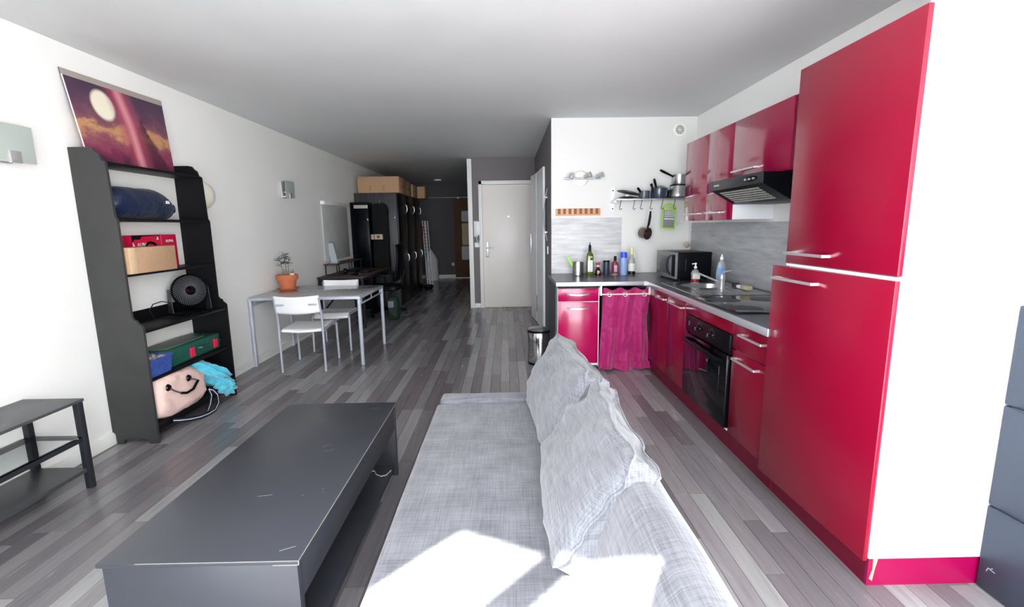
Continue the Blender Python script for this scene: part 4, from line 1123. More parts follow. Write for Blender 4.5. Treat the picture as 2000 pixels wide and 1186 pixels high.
# cardboard box and crimson headset box
t = thing('cardboard_box', 'low brown cardboard box on the middle shelf of the black shelving unit', 'box', (-2.42, 3.2, 1.113))
cbm = Matrix.Translation((-2.345, 2.985, 1.1125)) @ Matrix.Rotation(math.radians(1), 4, 'Z')
obj('carton', MB().box(-.15, 0, .0, .43, 0, .165, .002).xf(cbm), CARD, t)
obj('end_flap', MB().box(-.001, .0025, -.001, .055, .002, .163, .002).xf(cbm), CARD_D, t, label='paler tape flap')
t = thing('headset_box', 'crimson printed headset box with white lettering behind the cardboard box', 'box', (-2.5, 3.4, 1.113))
obj('carton', MB().box(-2.575, -2.505, 3.225, 3.66, 1.1125, 1.352, .001), PINKRED, t)
fx = -2.5044
obj('black_band', MB().prism([(3.227, 1.351), (3.51, 1.351), (3.51, 1.346), (3.32, 1.343), (3.30, 1.322), (3.25, 1.322), (3.232, 1.30), (3.227, 1.30)], 'yz', fx, fx+.0006), BLACK_P, t)
obj('white_patch', MB().prism([(3.232, 1.31), (3.232, 1.245), (3.265, 1.245)], 'yz', fx, fx+.0008), LABELW, t)
hp_ = []
obj('headset_picture', MB().tube([(fx, 3.395+.055*math.cos(a), 1.245+.055*math.sin(a)) for a in [PI*i/12 for i in range(13)]], .010, 6), BLACK_P, t)
obj('panel_edge', MB().box(fx, fx+.0008, 3.498, 3.503, 1.1125, 1.352), mat('pink_edge', (240, 90, 130), .4), t)
text_mesh('lettering', 'ALPHA', .036, LABELW, t, frame((fx+.0006, 3.325, 1.285), (0, 1, 0), (0, 0, 1)), bold=True)
text_mesh('lettering', 'ALPHA', .026, LABELW, t, frame((fx+.0006, 3.585, 1.305), (0, 1, 0), (0, 0, 1)), bold=True)
pr_ = MB()
for i, w in enumerate((.05, .03, .055, .04, .055, .03, .05)): pr_.box(fx, fx+.0008, 3.56, 3.56+w, 1.25-.018*i, 1.256-.018*i)
obj('small_print', pr_, mat('pale_print', (236, 150, 176), .5), t); t.children[-1]['kind'] = 'stuff'
obj('emblem', MB().prism([(3.455, 1.315), (3.467, 1.342), (3.479, 1.315), (3.467, 1.322)], 'yz', fx, fx+.0008), LABELW, t)
# fan
t = thing('desk_fan', 'round dark air circulator fan on the ledge of the black shelving unit', 'fan', (-2.42, 3.62, .753))
fa = Vector((.80, -.60, .08)).normalized(); fc = Vector((-2.445, 3.635, .925))
obj('housing', MB().lathe([(.03, -.10), (.075, -.085), (.105, -.05), (.122, 0), (.125, .03), (.117, .04), (.112, .03)], fc, 40, ax=fa), BLACK_P, t)
gr = MB()
fm = fa.to_track_quat('Z', 'Y').to_matrix()
for i in range(44):
    a = 2*PI*i/44
    pts = []
    for k in range(6):
        r = .035+.078*k/5; aa = a+.5*k/5
        pts.append(fc+fm @ Vector((r*math.cos(aa), r*math.sin(aa), .046-.012*(k/5)**2)))
    gr.tube(pts, .0014, 4)
g_ = obj('grille', gr, mat('fan_guard', (112, 114, 120), .35), t); g_['kind'] = 'stuff'
obj('hub', MB().lathe([(.001, .052), (.03, .05), (.037, .044), (.037, .038)], fc, 24, ax=fa), BLACK_G, t)
for i in range(3):
    bl = MB(); a0 = 2*PI*i/3
    bl.grid(lambda u, v: tuple(fc+fm @ Vector(((.03+.07*v)*math.cos(a0+1.6*u), (.03+.07*v)*math.sin(a0+1.6*u), .005+.02*u))), 8, 4)
    obj('blade', bl, BLACK_P, t)
obj('base', MB().lathe([(.001, 0), (.105, 0), (.108, .01), (.09, .018), (.001, .022)], (-2.415, 3.60, .7535), 32).xf(Matrix.Identity(4)), BLACK_P, t)
sdv = fa.cross(Vector((0, 0, 1))).normalized()
for sg in (-1, 1):
    p = fc+sdv*.127*sg
    q = Vector((p.x, p.y, .765))
    mb = MB(); w0 = fa*.05; w1 = fa*.022; th = sdv*.006*sg
    vs = [q-w0, q+w0, p+Vector((0, 0, .02))+w1, p+Vector((0, 0, .02))-w1]
    mb.add([v_ for v_ in vs]+[v_+th for v_ in vs], [(0,1,2,3),(7,6,5,4),(0,4,5,1),(1,5,6,2),(2,6,7,3),(3,7,4,0)])
    obj('arm', mb, CHARC, t)
obj('cord', MB().tube([(-2.50, 3.60, .80), (-2.50, 3.52, .845), (-2.50, 3.42, .875), (-2.50, 3.33, .868), (-2.495, 3.285, .83), (-2.48, 3.30, .77), (-2.42, 3.38, .758), (-2.38, 3.5, .758), (-2.40, 3.55, .765)], .0035, 6), BLACK_P, t)
# tool case and blue tray
t = thing('tool_case', 'dark green plastic tool case with two red latches on the lower shelf', 'case', (-2.45, 3.5, .431))
tc_ = MB().box(-2.58, -2.345, 3.20, 3.80, .4315, .558, .018, 3)
obj('case', tc_, GREENP, t, ang=.9)
obj('lid_panel', MB().box(-2.56, -2.385, 3.24, 3.66, .556, .564, .006), mat('grey_green_lid', (92, 104, 96), .45), t)
obj('rim', MB().box(-2.583, -2.341, 3.198, 3.802, .492, .500, .003), GREENP, t)
for y in (3.445, 3.725): obj('latch', MB().box(-2.348, -2.335, y-.024, y+.024, .452, .522, .005), REDP, t)
obj('carry_handle', MB().tube([(-2.345, 3.52, .50), (-2.325, 3.53, .50), (-2.322, 3.585, .50), (-2.325, 3.64, .50), (-2.345, 3.65, .50)], .010, 8), GREENP, t)
t = thing('plastic_tub', 'translucent blue plastic tub filled with small wrapped items beside the green tool case', 'tub', (-2.36, 3.1, .431))
tb = MB(); 
def frus(x0, x1, y0, y1, z0, z1, tp):
    return [(x0+tp, y0+tp, z0), (x1-tp, y0+tp, z0), (x1-tp, y1-tp, z0), (x0+tp, y1-tp, z0), (x0, y0, z1), (x1, y0, z1), (x1, y1, z1), (x0, y1, z1)]
tb.add(frus(-2.50, -2.31, 2.982, 3.19, .4315, .55, .012), [(3, 2, 1, 0), (0, 1, 5, 4), (1, 2, 6, 5), (2, 3, 7, 6), (3, 0, 4, 7)])
tb.box(-2.505, -2.305, 2.978, 2.984, .542, .552); tb.box(-2.505, -2.305, 3.188, 3.195, .542, .552); tb.box(-2.309, -2.303, 2.978, 3.195, .542, .552); tb.box(-2.507, -2.50, 2.978, 3.195, .542, .552)
obj('tub', tb, BLUET, t)
hp2 = MB().grid(lambda u, v: (-2.497+.184*u, 2.987+.2*v, .535+.028*math.sin(PI*u)*math.sin(PI*v)+.02*noise.noise(Vector((u*6, v*6, 3)))), 24, 24)
o = obj('contents', hp2, FOIL, t, ang=.2); o['kind'] = 'stuff'
# pink bag
def puffbox(c, sx, sy, sz, seed, amp, cuts=15, pw=4.0, sag=0):
    bm = bmesh.new(); bmesh.ops.create_cube(bm, size=2)
    bmesh.ops.subdivide_edges(bm, edges=list(bm.edges), cuts=cuts, use_grid_fill=True)
    for v in bm.verts:
        p = v.co.copy(); k = (abs(p.x)**pw+abs(p.y)**pw+abs(p.z)**pw)**(1/pw)
        p = p/k
        nn = noise.noise_vector(p*1.7+Vector((seed, 0, 0)))*amp + noise.noise_vector(p*5+Vector((0, seed, 0)))*amp*.35
        v.co = Vector((c[0]+p.x*sx, c[1]+p.y*sy, c[2]+p.z*sz))+nn
    return MB().bm(bm)
t = thing('shoulder_bag', 'pale pink canvas bag with dark handle lying on the bottom shelf', 'bag', (-2.40, 3.24, .126))
pb = puffbox((-2.405, 3.25, .262), .135, .265, .150, 4, .022, pw=3.6)
pb.v = [(x+.10*(.26-z)*.6, y+.05*(z-.26), max(z-.10*(y-3.245)*(z > .2), .128)) for x, y, z in pb.v]
obj('body', pb, PINKBAG, t, ang=1.4)
for y, z in ((3.06, .345), (3.265, .345)): obj('rivet', MB().lathe([(.001, .012), (.018, .010), (.024, 0), (.001, -.004)], (-2.272, y, z), ax=Vector((1, 0, .1))), BLACK_G, t)
obj('chain', MB().tube([(-2.262, 3.06, .34), (-2.256, 3.10, .305), (-2.254, 3.15, .275)], .005, 6).tube([(-2.262, 3.265, .34), (-2.256, 3.30, .325), (-2.254, 3.335, .305)], .005, 6), mat('chain', (120, 104, 104), .4, metal=.6), t)
obj('grip', MB().tube([(-2.254, 3.15, .275), (-2.25, 3.20, .258), (-2.25, 3.27, .262), (-2.254, 3.335, .305)], .009, 8), BLACK_P, t)
def ribbon(pts, w, th=.002):
    mb = MB(); N = len(pts); P_ = [Vector(p) for p in pts]
    for i in range(N):
        d_ = (P_[min(i+1, N-1)]-P_[max(i-1, 0)]).normalized(); n_ = d_.cross(Vector((1, 0, 0))).normalized()
        for s_ in (-1, 1):
            for tt in (0, th): mb.v.append(tuple(P_[i]+n_*w/2*s_+Vector((tt, 0, 0))))
    for i in range(N-1):
        a = i*4; b_ = a+4
        mb.f += [(a, a+1, b_+1, b_), (a+1, a+3, b_+3, b_+1), (a+3, a+2, b_+2, b_+3), (a+2, a, b_, b_+2)]
    return mb
loop = [(-2.275, 3.47, .19), (-2.262, 3.50, .17), (-2.255, 3.535, .12), (-2.25, 3.53, .06), (-2.25, 3.48, .022), (-2.255, 3.40, .008+.012), (-2.262, 3.32, .03), (-2.268, 3.22, .055), (-2.275, 3.13, .085), (-2.285, 3.08, .105)]
loop2 = [(-2.275, 3.47, .19), (-2.262, 3.475, .14), (-2.256, 3.44, .085), (-2.256, 3.40, .045)]
sr_ = obj('strap', ribbon(loop, .032), mat('navy_webbing', (18, 22, 52), .7), t)
o = obj('strap', ribbon(loop2, .032), bpy.data.materials['navy_webbing'], t)
obj('stripe', ribbon([(x+.0022, y, z) for x, y, z in loop], .006, .001), WHITE_T, sr_)
obj('stripe', ribbon([(x+.0022, y, z) for x, y, z in loop2], .006, .001), WHITE_T, o)
# turquoise towel : crumpled cloth heap
t = None
def towel():
    bm = bmesh.new(); bmesh.ops.create_icosphere(bm, subdivisions=5, radius=1)
    for v in bm.verts:
        p = v.co.copy()
        f = 1+.18*math.sin(9*math.atan2(p.z, p.x)+5*p.y+3*noise.noise(p*2))*(1-abs(p.y)**3)+.22*noise.noise(p*2.3+Vector((5, 0, 0)))+.09*noise.noise(p*6)
        q = Vector((p.x*.105*f, p.y*.20*f, p.z*.088*f))
        # slope down toward the far/front end
        q.z -= q.y*.55; q.x += q.y*.22
        q += Vector((-2.375, 3.60, .27))
        q.z = max(q.z, .128 if q.x < -2.31 else .05)
        v.co = q
    mb = MB().bm(bm)
    bm = bmesh.new(); bmesh.ops.create_icosphere(bm, subdivisions=5, radius=1)
    for v in bm.verts:
        p = v.co.copy()
        a = math.atan2(p.z, p.y)
        f = 1+.16*math.sin(7*a+4*p.x)+.16*noise.noise(p*3+Vector((9, 0, 0)))
        q = Vector((p.x*.05*f, p.y*.105*f, p.z*.068*f)) + Vector((-2.272, 3.68, .135))
        q.z -= (q.y-3.68)*.35
        v.co = q
    return mb.bm(bm)
tag(obj('towel', towel(), CYAN, ang=1.4), 'turquoise towelling cloth heaped at the right end of the bottom shelf', 'towel')

# poster leaning on the shelf top
t = thing('picture_board', 'plum and amber dusk picture board leaning on the wall above the shelving unit', 'picture', (-2.56, 3.4, 1.798))
# corners: bottom on shelf, top against wall
A0 = Vector((-2.505, 2.976, 1.7985)); A1 = Vector((-2.505, 3.735, 1.7985)); B0 = Vector((-2.590, 2.972, 2.330)); B1 = Vector((-2.590, 3.805, 2.345))
nv_ = (A1-A0).cross(B0-A0).normalized()*.004
if nv_.x < 0: nv_ = -nv_
me = bpy.data.meshes.new('board'); vs = [A0, A1, B1, B0]
me.from_pydata([tuple(v-ORIG[t.name]) for v in vs]+[tuple(v+nv_-ORIG[t.name]) for v in vs], [], [(3, 2, 1, 0), (4, 5, 6, 7), (0, 1, 5, 4), (1, 2, 6, 5), (2, 3, 7, 6), (3, 0, 4, 7)])
uvl = me.uv_layers.new(name='UVMap')
uvm = {0: (0, 0), 1: (1, 0), 2: (1, 1), 3: (0, 1)}
for lp in me.loops: uvl.data[lp.index].uv = uvm[lp.vertex_index % 4]
me.materials.append(POSTER)
bo_ = bpy.data.objects.new('board', me); COL.objects.link(bo_); bo_.parent = t
def lerp4(u, v, off):
    p = (A0.lerp(A1, u)).lerp(B0.lerp(B1, u), v); return p+nv_*off
bd = MB()
def strip(u0, u1, v0, v1):
    vs = [lerp4(u, v, 1.02) for u, v in ((u0, v0), (u1, v0), (u1, v1), (u0, v1))]; ws = [lerp4(u, v, 1.25) for u, v in ((u0, v0), (u1, v0), (u1, v1), (u0, v1))]
    bd.add(vs+ws, [(3, 2, 1, 0), (4, 5, 6, 7), (0, 1, 5, 4), (1, 2, 6, 5), (2, 3, 7, 6), (3, 0, 4, 7)])
strip(0, 1, .93, 1)
obj('top_strip', bd, mat('taupe_strip', (170, 160, 152), .6), t)
bd = MB(); strip(0, .012, 0, .93); obj('side_edge', bd, TRIM, t)

# wall sconces
def sconce(y0, label, sgrp='glass wall sconces on the left wall'):
    t = thing('wall_sconce', label, 'wall light', (XL, y0, 1.83), group=sgrp)
    obj('wall_plate', MB().box(XL, XL+.03, y0-.055, y0+.055, 1.735, 1.925, .003), CHROME, t)
    obj('arm', MB().box(XL+.03, XL+.10, y0-.03, y0+.03, 1.742, 1.756, .002), CHROME, t)
    g_ = obj('glass_shade', MB().box(XL+.095, XL+.101, y0-.112, y0+.112, 1.738, 1.925, .002), FROST, t)
    obj('clip', MB().box(XL+.090, XL+.108, y0-.028, y0+.028, 1.732, 1.792, .001), CHROME, t)
    obj('lamp', MB().cyl((XL+.055, y0-.04, 1.80), (XL+.055, y0+.04, 1.80), .008), WHITE_P, t)
sconce(2.535, 'frosted glass wall sconce at the left edge, cut off by the photo frame')
sconce(5.665, 'small frosted glass wall sconce with chrome plate above the dining table')
t = thing('globe_lamp', 'round cream wall lamp half hidden behind the top of the shelving unit', 'wall light', (XL, 4.2, 1.67))
obj('shade', MB().lathe([(.001, .075), (.05, .066), (.088, .042), (.108, .012), (.11, 0)], (XL+.008, 4.20, 1.675), 32, ax=Vector((1, 0, 0))), mat('cream_glass', (232, 228, 214), .3), t)
obj('base', MB().lathe([(.001, 0), (.08, 0), (.08, .012), (.001, .012)], (XL+.001, 4.2, 1.675), 24, ax=Vector((1, 0, 0))), ALU, t)

# ------------------------------------------------------------------ dining table, chairs, plant
t = thing('dining_table', 'dining table with grey glass top and silver tube legs against the left wall', 'table', (-2.03, 5.12, 0))
DT = .712
TX0, TX1, TY0, TY1 = -2.588, -1.462, 4.685, 5.585
obj('tabletop', MB().box(TX0+.012, TX1-.012, TY0+.012, TY1-.012, DT-.008, DT, .001), GLASS_T, t)
for a in ((TX0, TX1, TY0, TY0+.025), (TX0, TX1, TY1-.025, TY1), (TX0, TX0+.025, TY0+.0255, TY1-.0255), (TX1-.025, TX1, TY0+.0255, TY1-.0255)):
    obj('edge_rail', MB().box(*a, DT-.034, DT-.0085 if True else DT, .004), GREYPOW, t)
for x in (TX0+.02, TX1-.02):
    for y in (TY0+.02, TY1-.02):
        l_ = obj('leg', MB().cyl((x, y, 0), (x, y, DT-.03), .018, 16, .020), GREYPOW, t)
        obj('screw', MB().cyl((x, y-.0195, DT-.07), (x, y-.022, DT-.07), .006, 10), CHROME, l_)
for x in (TX0+.02, TX1-.02):
    obj('stretcher', MB().box(x-.007, x+.007, TY0+.035, TY1-.035, DT-.095, DT-.078, .003), GREYPOW, t)
    for y in (TY0+.10, (TY0+TY1)/2, TY1-.10): obj('spacer', MB().cyl((x, y, DT-.08), (x, y, DT-.03), .006), GREYPOW, t)

def make_chair(label, loc, rz):
    t = thing('dining_chair', label, 'chair', loc, rz, group='white chairs at the dining table')
    W2 = .205
    def L(mb, n, m, par=t, **k): return obj(n, mb, m, par, world=False, **k)
    # local: back at -y, front at +y, origin on the floor at centre
    seat = MB()
    def sf(u, v):
        x = -W2+.016+(2*W2-.032)*u; y = -.225+.45*v
        z = .425-.012*math.sin(PI*u)*(1-v*.3)+.012*v
        if v > .86: z -= .055*((v-.86)/.14)**1.6
        if v < .06: z -= .018*((.06-v)/.06)
        return (x, y, z)
    seat.grid(sf, 20, 26)
    so_ = L(seat, 'seat', WHITE_P, ang=1.2); sd = so_.modifiers.new('thick', 'SOLIDIFY'); sd.thickness = .016; sd.offset = -1
    bk_ = MB().grid(lambda u, v: (-W2-.004+(2*W2+.008)*u, -.262-.035*v-.035*math.sin(PI*u), .592+.165*v-.012*math.sin(PI*u)*(1 if v < .5 else .8)), 22, 8)
    bo2 = L(bk_, 'backrest', WHITE_P, ang=1.2); sd = bo2.modifiers.new('thick', 'SOLIDIFY'); sd.thickness = .014
    for s_ in (-1, 1):
        L(MB().tube([(s_*W2, -.235, 0), (s_*W2, -.235, .44), (s_*W2, -.238, .56), (s_*W2, -.262, .62), (s_*W2*.99, -.288, .74)], .0115, 12), 'leg', GREYPOW)
        L(MB().tube([(s_*W2, .232, 0), (s_*(W2-.002), .222, .385), (s_*(W2-.008), .205, .408), (s_*(W2-.008), .15, .412), (s_*(W2-.004), -.20, .400), (s_*W2, -.232, .400)], .0115, 12), 'leg', GREYPOW)
        # grey slots in the backrest
        L(MB().box(s_*.150-.038, s_*.150+.038, -.318, -.296, .667, .683, .005), 'slot', GREYPOW, bo2)
    L(MB().cyl((-W2+.01, .17, .402), (W2-.01, .17, .402), .008), 'cross_bar', GREYPOW)
    return t
ch0 = make_chair('white plastic chair with silver legs at the near side of the dining table', (-2.005, 4.72, 0), math.radians(4))
dup(ch0, (-2.01, 5.50, 0), math.radians(184), label='white plastic chair at the far side of the dining table, its back above the tabletop')

t = thing('potted_plant', 'terracotta pot with a small grey-green leafy plant on the dining table', 'potted plant', (-2.42, 5.23, DT))
pc_ = (-2.42, 5.23, DT)
obj('saucer', MB().lathe([(.001, 0), (.085, 0), (.112, .022), (.108, .024), (.085, .008), (.001, .008)], pc_, 36), TERRA, t)
obj('pot', MB().lathe([(.001, .009), (.074, .009), (.096, .118), (.110, .120), (.113, .172), (.102, .173), (.099, .14), (.001, .14)], pc_, 36), TERRA, t)
obj('soil', MB().lathe([(.001, .152), (.06, .150), (.1005, .147), (.1005, .135), (.001, .135)], pc_, 24), SOIL, t)
random.seed(11)
def leaf(p, d, L_, w, roll_):
    d = Vector(d).normalized(); s_ = d.cross(Vector((0, 0, 1))).normalized(); u_ = s_.cross(d)
    s_ = (s_*math.cos(roll_)+u_*math.sin(roll_)); u_ = s_.cross(d)
    mb = MB(); N = 6
    for i in range(N+1):
        a = i/N; ww = w*math.sin(PI*min(a*1.05, 1))**.75/2+.0006
        c_2 = Vector(p)+d*L_*a-u_*L_*.18*a*a
        for q in (-1, 0, 1): mb.v.append(tuple(c_2+s_*ww*q+u_*(.0 if q == 0 else .12*ww)))
    for i in range(N): 
        for q in (0, 1): mb.f.append((i*3+q, i*3+q+1, (i+1)*3+q+1, (i+1)*3+q))
    return mb
for (sx, sy, tx, ty, hz, nl) in ((-.03, .0, -.065, -.01, .37, 14), (-.012, .02, -.02, .0, .41, 12), (.018, .0, .03, .01, .36, 9)):
    st = MB().tube([(pc_[0]+sx, pc_[1]+sy, DT+.145), (pc_[0]+(sx+tx)/2, pc_[1]+sy, DT+.145+hz*.3), (pc_[0]+tx, pc_[1]+ty, DT+hz)], .0028, 6)
    s_o = obj('stem', st, STEM, t)
    for i in range(nl):
        f = i/(nl-1)
        z = DT+.145+(hz-.145)*(.52+.48*f)
        px = pc_[0]+sx+(tx-sx)*(.52+.48*f); py = pc_[1]+sy+(ty-sy)*(.52+.48*f)
        a = random.random()*2*PI
        big = 1 if nl > 10 else .55
        obj('leaf', leaf((px, py, z), (math.cos(a)-.3*(sx < 0), math.sin(a), random.uniform(-.1, .5)), random.uniform(.06, .09)*big, .032*big, random.uniform(-.5, .5)), LEAF, s_o)
gs = MB(); random.seed(5)
for i in range(70):
    a = random.random()*2*PI; r = .085*math.sqrt(random.random()); x, y = pc_[0]+r*math.cos(a), pc_[1]+r*math.sin(a)
    gs.tube([(x, y, DT+.145), (x+random.uniform(-.02, .02), y+random.uniform(-.02, .02), DT+.145+random.uniform(.03, .09))], .0012, 3)
obj('dry_grass', gs, mat('dry_stalks', (168, 158, 130), .9), t)['kind'] = 'stuff'
for dx, dz in ((.055, .225), (.085, .215), (.068, .205)):
    fl_ = MB()
    for i in range(5):
        a = 2*PI*i/5
        fl_.v += leaf((pc_[0]+dx, pc_[1]-.01, DT+dz), (math.cos(a), math.sin(a), .25), .034, .026, 0).v
        k = len(fl_.v)-21
        fl_.f += [tuple(k+j for j in f) for f in leaf((0, 0, 0), (1, 0, 0), 1, 1, 0).f]
    obj('blossom', fl_, PETAL, t)
obj('blossom_stem', MB().tube([(pc_[0]+.05, pc_[1], DT+.145), (pc_[0]+.068, pc_[1]-.01, DT+.21)], .002, 5), STEM, t)
obj('plant_tag', MB().box(pc_[0]+.055, pc_[0]+.10, pc_[1]-.05, pc_[1]-.045, DT+.15, DT+.19, .002), LABELW, t)

# ------------------------------------------------------------------ desk corner
t = thing('desk', 'dark brown desk with black metal frame against the left wall beyond the dining table', 'desk', (-2.27, 7.1, 0))
DK = .722
obj('desktop', MB().box(-2.588, -1.955, 6.46, 8.05, DK-.022, DK, .003), DESKWOOD, t)
for x in (-2.565, -1.98):
    for y in (6.49, 7.98): obj('leg', MB().box(x-.016, x+.016, y-.016, y+.016, 0, DK-.022), BLACK_M, t)
obj('rail', MB().box(-2.549, -1.996, 6.48, 6.50, DK-.055, DK-.024), BLACK_M, t)
obj('rail', MB().box(-1.992, -1.968, 6.506, 7.964, DK-.055, DK-.024), BLACK_M, t)
obj('brace', MB().tube([(-2.55, 6.49, .56), (-2.43, 6.49, .69)], .010, 6), BLACK_M, t)
obj('brace', MB().tube([(-2.56, 6.52, .22), (-2.56, 7.96, .66)], .012, 6), BLACK_M, t)
t = thing('desk_riser', 'small two-level monitor riser of dark board on black legs on the desk', 'riser', (-2.48, 7.3, DK))
obj('board', MB().box(-2.585, -2.40, 6.72, 7.95, DK+.142, DK+.158, .002), DESKWOOD, t)
for y in (6.76, 7.3, 7.9): obj('leg', MB().box(-2.575, -2.565, y-.008, y+.008, DK, DK+.142).box(-2.42, -2.41, y-.008, y+.008, DK, DK+.142).box(-2.565, -2.42, y-.008, y+.008, DK, DK+.008), BLACK_M, t)
t = thing('tablet', 'pale grey tablet leaning on a stand on the left end of the desk riser', 'tablet', (-2.51, 6.95, DK+.158))
obj('bezel', MB().prism([(-2.560, .882), (-2.450, .882), (-2.503, 1.172), (-2.515, 1.18), (-2.600, 1.18), (-2.612, 1.170)], 'xz', 6.945, 6.953), mat('blue_grey_bezel', (110, 124, 138), .35), t)
obj('screen', MB().prism([(-2.553, .892), (-2.459, .892), (-2.511, 1.168), (-2.603, 1.168)], 'xz', 6.9435, 6.9452), TABLET, t)
obj('stand', MB().box(-2.555, -2.455, 6.89, 7.02, DK+.1585, DK+.163, .002).box(-2.555, -2.455, 6.954, 6.965, DK+.163, DK+.20, .002), WHITE_P, t)
t = thing('headphones', 'black headset lying on the desk in front of the riser', 'headset', (-2.25, 6.9, DK))
obj('headband', MB().tube([(-2.25+.075*math.cos(a), 6.92+.06*math.sin(a), DK+.045+.0*a) for a in [PI*i/12 for i in range(13)]], .012, 8), BLACK_P, t)
for sx in (-1, 1): obj('ear_cup', MB().lathe([(.001, 0), (.036, .003), (.042, .02), (.034, .04), (.001, .042)], (-2.25+sx*.075, 6.9, DK+.044), 20, ax=Vector((sx*.8, -.6, 0))), BLACK_P, t)
t = thing('keyboard', 'black keyboard lying across the desk near its right side', 'keyboard', (-2.12, 7.2, DK))
obj('case', MB().box(-2.20, -2.05, 7.0, 7.42, DK+.001, DK+.018, .003), BLACK_P, t)
kk = MB()
for i in range(4):
    for j in range(13): kk.box(-2.19+.034*i, -2.165+.034*i, 7.012+.031*j, 7.036+.031*j, DK+.018, DK+.026)
obj('keys', kk, CHARC, t)['kind'] = 'stuff'
t = thing('game_controller', 'dark game controller with silver parts on the near edge of the desk', 'controller', (-2.12, 6.72, DK))
obj('shell', MB().lathe([(.001, 0), (.04, .004), (.055, .018), (.04, .032), (.001, .036)], (-2.14, 6.74, DK+.001), 20), BLACK_P, t)
for s_ in (-1, 1): obj('grip', MB().tube([(-2.14+s_*.04, 6.74, DK+.02), (-2.14+s_*.07, 6.70, DK+.018), (-2.14+s_*.075, 6.67, DK+.016)], [.02, .018, .014], 8), CHARC, t)
# mirror-like board and light bar
t = thing('wall_board', 'glossy grey board fixed to the left wall above the desk', 'board', (XL, 7.4, 1.2))
obj('panel', MB().box(XL+.002, XL+.02, 6.80, 7.86, .92, 1.70, .002), MIRR, t)
t = thing('light_bar', 'slim white light bar on the wall above the grey board', 'light bar', (XL, 7.6, 1.74))
obj('housing', MB().box(XL+.001, XL+.055, 6.80, 7.87, 1.715, 1.765, .003), BARL, t)
obj('cover', MB().box(XL+.055, XL+.058, 6.80, 7.50, 1.712, 1.768, .001), WHITE_P, t)
# tall black locker with garment bag in front of wardrobe
t = thing('tall_locker', 'tall narrow black locker with glossy front left of the wardrobe', 'locker', (-2.42, 8.0, 0))
obj('body', MB().box(-2.588, -2.285, 8.06, 8.30, 0, 1.80, .004), BLACK_P, t)
obj('glossy_front', MB().box(-2.56, -2.29, 8.05, 8.059, .60, 1.775, .002), mat('ink_gloss', (3, 6, 14), .25, spec=.2), t)
obj('top_strip', MB().box(-2.52, -2.29, 8.042, 8.05, 1.70, 1.755, .002), mat('grey_strip', (190, 188, 180), .5), t)
obj('handle', MB().cyl((-2.30, 8.04, 1.50), (-2.30, 8.048, 1.53), .012), CHROME, t)
t = thing('garment_bag', 'black garment bag hanging against the wardrobe side', 'bag', (-2.14, 8.2, 1.2))
gb_ = puffbox((-2.135, 8.22, 1.18), .135, .06, .60, 8, .012, pw=7)
obj('bag', gb_, mat('black_cloth', (12, 12, 14), .9), t, ang=1.3)
obj('hanger_hook', MB().tube([(-2.135, 8.22, 1.78), (-2.135, 8.22, 1.83), (-2.12, 8.25, 1.85), (-2.11, 8.30, 1.83)], .004, 6), CHROME, t)
t = thing('wooden_organiser', 'small cream wooden box with dark round knob fixed on the black bag', 'box', (-2.17, 8.12, 1.2))
obj('box', MB().box(-2.275, -2.085, 8.09, 8.145, 1.185, 1.27, .003), mat('cream_wood', (206, 186, 156), .6), t)
obj('dial', MB().cyl((-2.15, 8.078, 1.228), (-2.15, 8.091, 1.228), .026), BRONZE, t)
obj('divider', MB().box(-2.225, -2.215, 8.085, 8.091, 1.19, 1.265), BLACK_M, t)
for y, lab in ((6.66, 'white double wall socket under the desk, left one'), (6.94, 'white double wall socket under the desk, right one')):
    tag(obj('wall_socket', MB().box(XL, XL+.012, y-.07, y+.07, .27, .35, .003), WHITE_P), lab, 'socket')
# office chair
t = thing('office_chair', 'black office chair with slanted mesh back at the desk in front of the wardrobe', 'office chair', (-2.0, 7.55, 0))
cx0, cy0 = -1.90, 7.45
for i in range(5):
    a = 2*PI*i/5+.3; ex, ey = cx0+.29*math.cos(a), cy0+.29*math.sin(a)
    obj('base_arm', MB().tube([(cx0, cy0, .11), (cx0+.15*math.cos(a), cy0+.15*math.sin(a), .10), (ex, ey, .075)], [.03, .024, .018], 8), BLACK_P, t)
    obj('caster', MB().cyl((ex-.012*math.sin(a), ey+.012*math.cos(a), .028), (ex+.012*math.sin(a), ey-.012*math.cos(a), .028), .028, 14).cyl((ex, ey, .05), (ex, ey, .08), .01), BLACK_P, t)
obj('gas_lift', MB().cyl((cx0, cy0, .10), (cx0, cy0, .42), .025), BLACK_M, t)
obj('seat', puffbox((cx0, cy0, .455), .24, .24, .045, 2, .004, pw=5), BLACK_P, t, ang=1.3)
def backf(u, v):
    y = cy0-.21+.42*u; z = .56+.56*v
    x = cx0+.20+.06*v-.05*math.cos(PI*(u-.5))*.0+.03*math.sin(PI*v)+.02*(2*u-1)**2*-1
    return (x, y+.02*v, z+(.03*(u) if v > .9 else 0))
ob_ = obj('backrest', MB().grid(backf, 12, 12), BLACK_P, t, ang=1.3); sd = ob_.modifiers.new('thick', 'SOLIDIFY'); sd.thickness = .025
obj('back_support', MB().tube([(cx0+.05, cy0, .42), (cx0+.24, cy0, .46), (cx0+.29, cy0, .72)], .02, 8), BLACK_P, t)
for s_ in (-1, 1): obj('armrest', MB().tube([(cx0+.05, cy0+s_*.24, .45), (cx0+.05, cy0+s_*.27, .64)], .014, 8).box(cx0-.10, cx0+.14, cy0+s_*.27-.03, cy0+s_*.27+.03, .64, .67, .008), BLACK_P, t)
t = thing('carrier_bag', 'dark green and grey shopping bag standing on the floor by the office chair', 'bag', (-1.85, 7.05, 0))
gb_ = puffbox((-1.72, 7.10, .17), .085, .10, .18, 12, .018, pw=4)
gb_.v = [(x, y, max(z, .002)) for x, y, z in gb_.v]
obj('bag', gb_, DGREEN, t, ang=1.3)
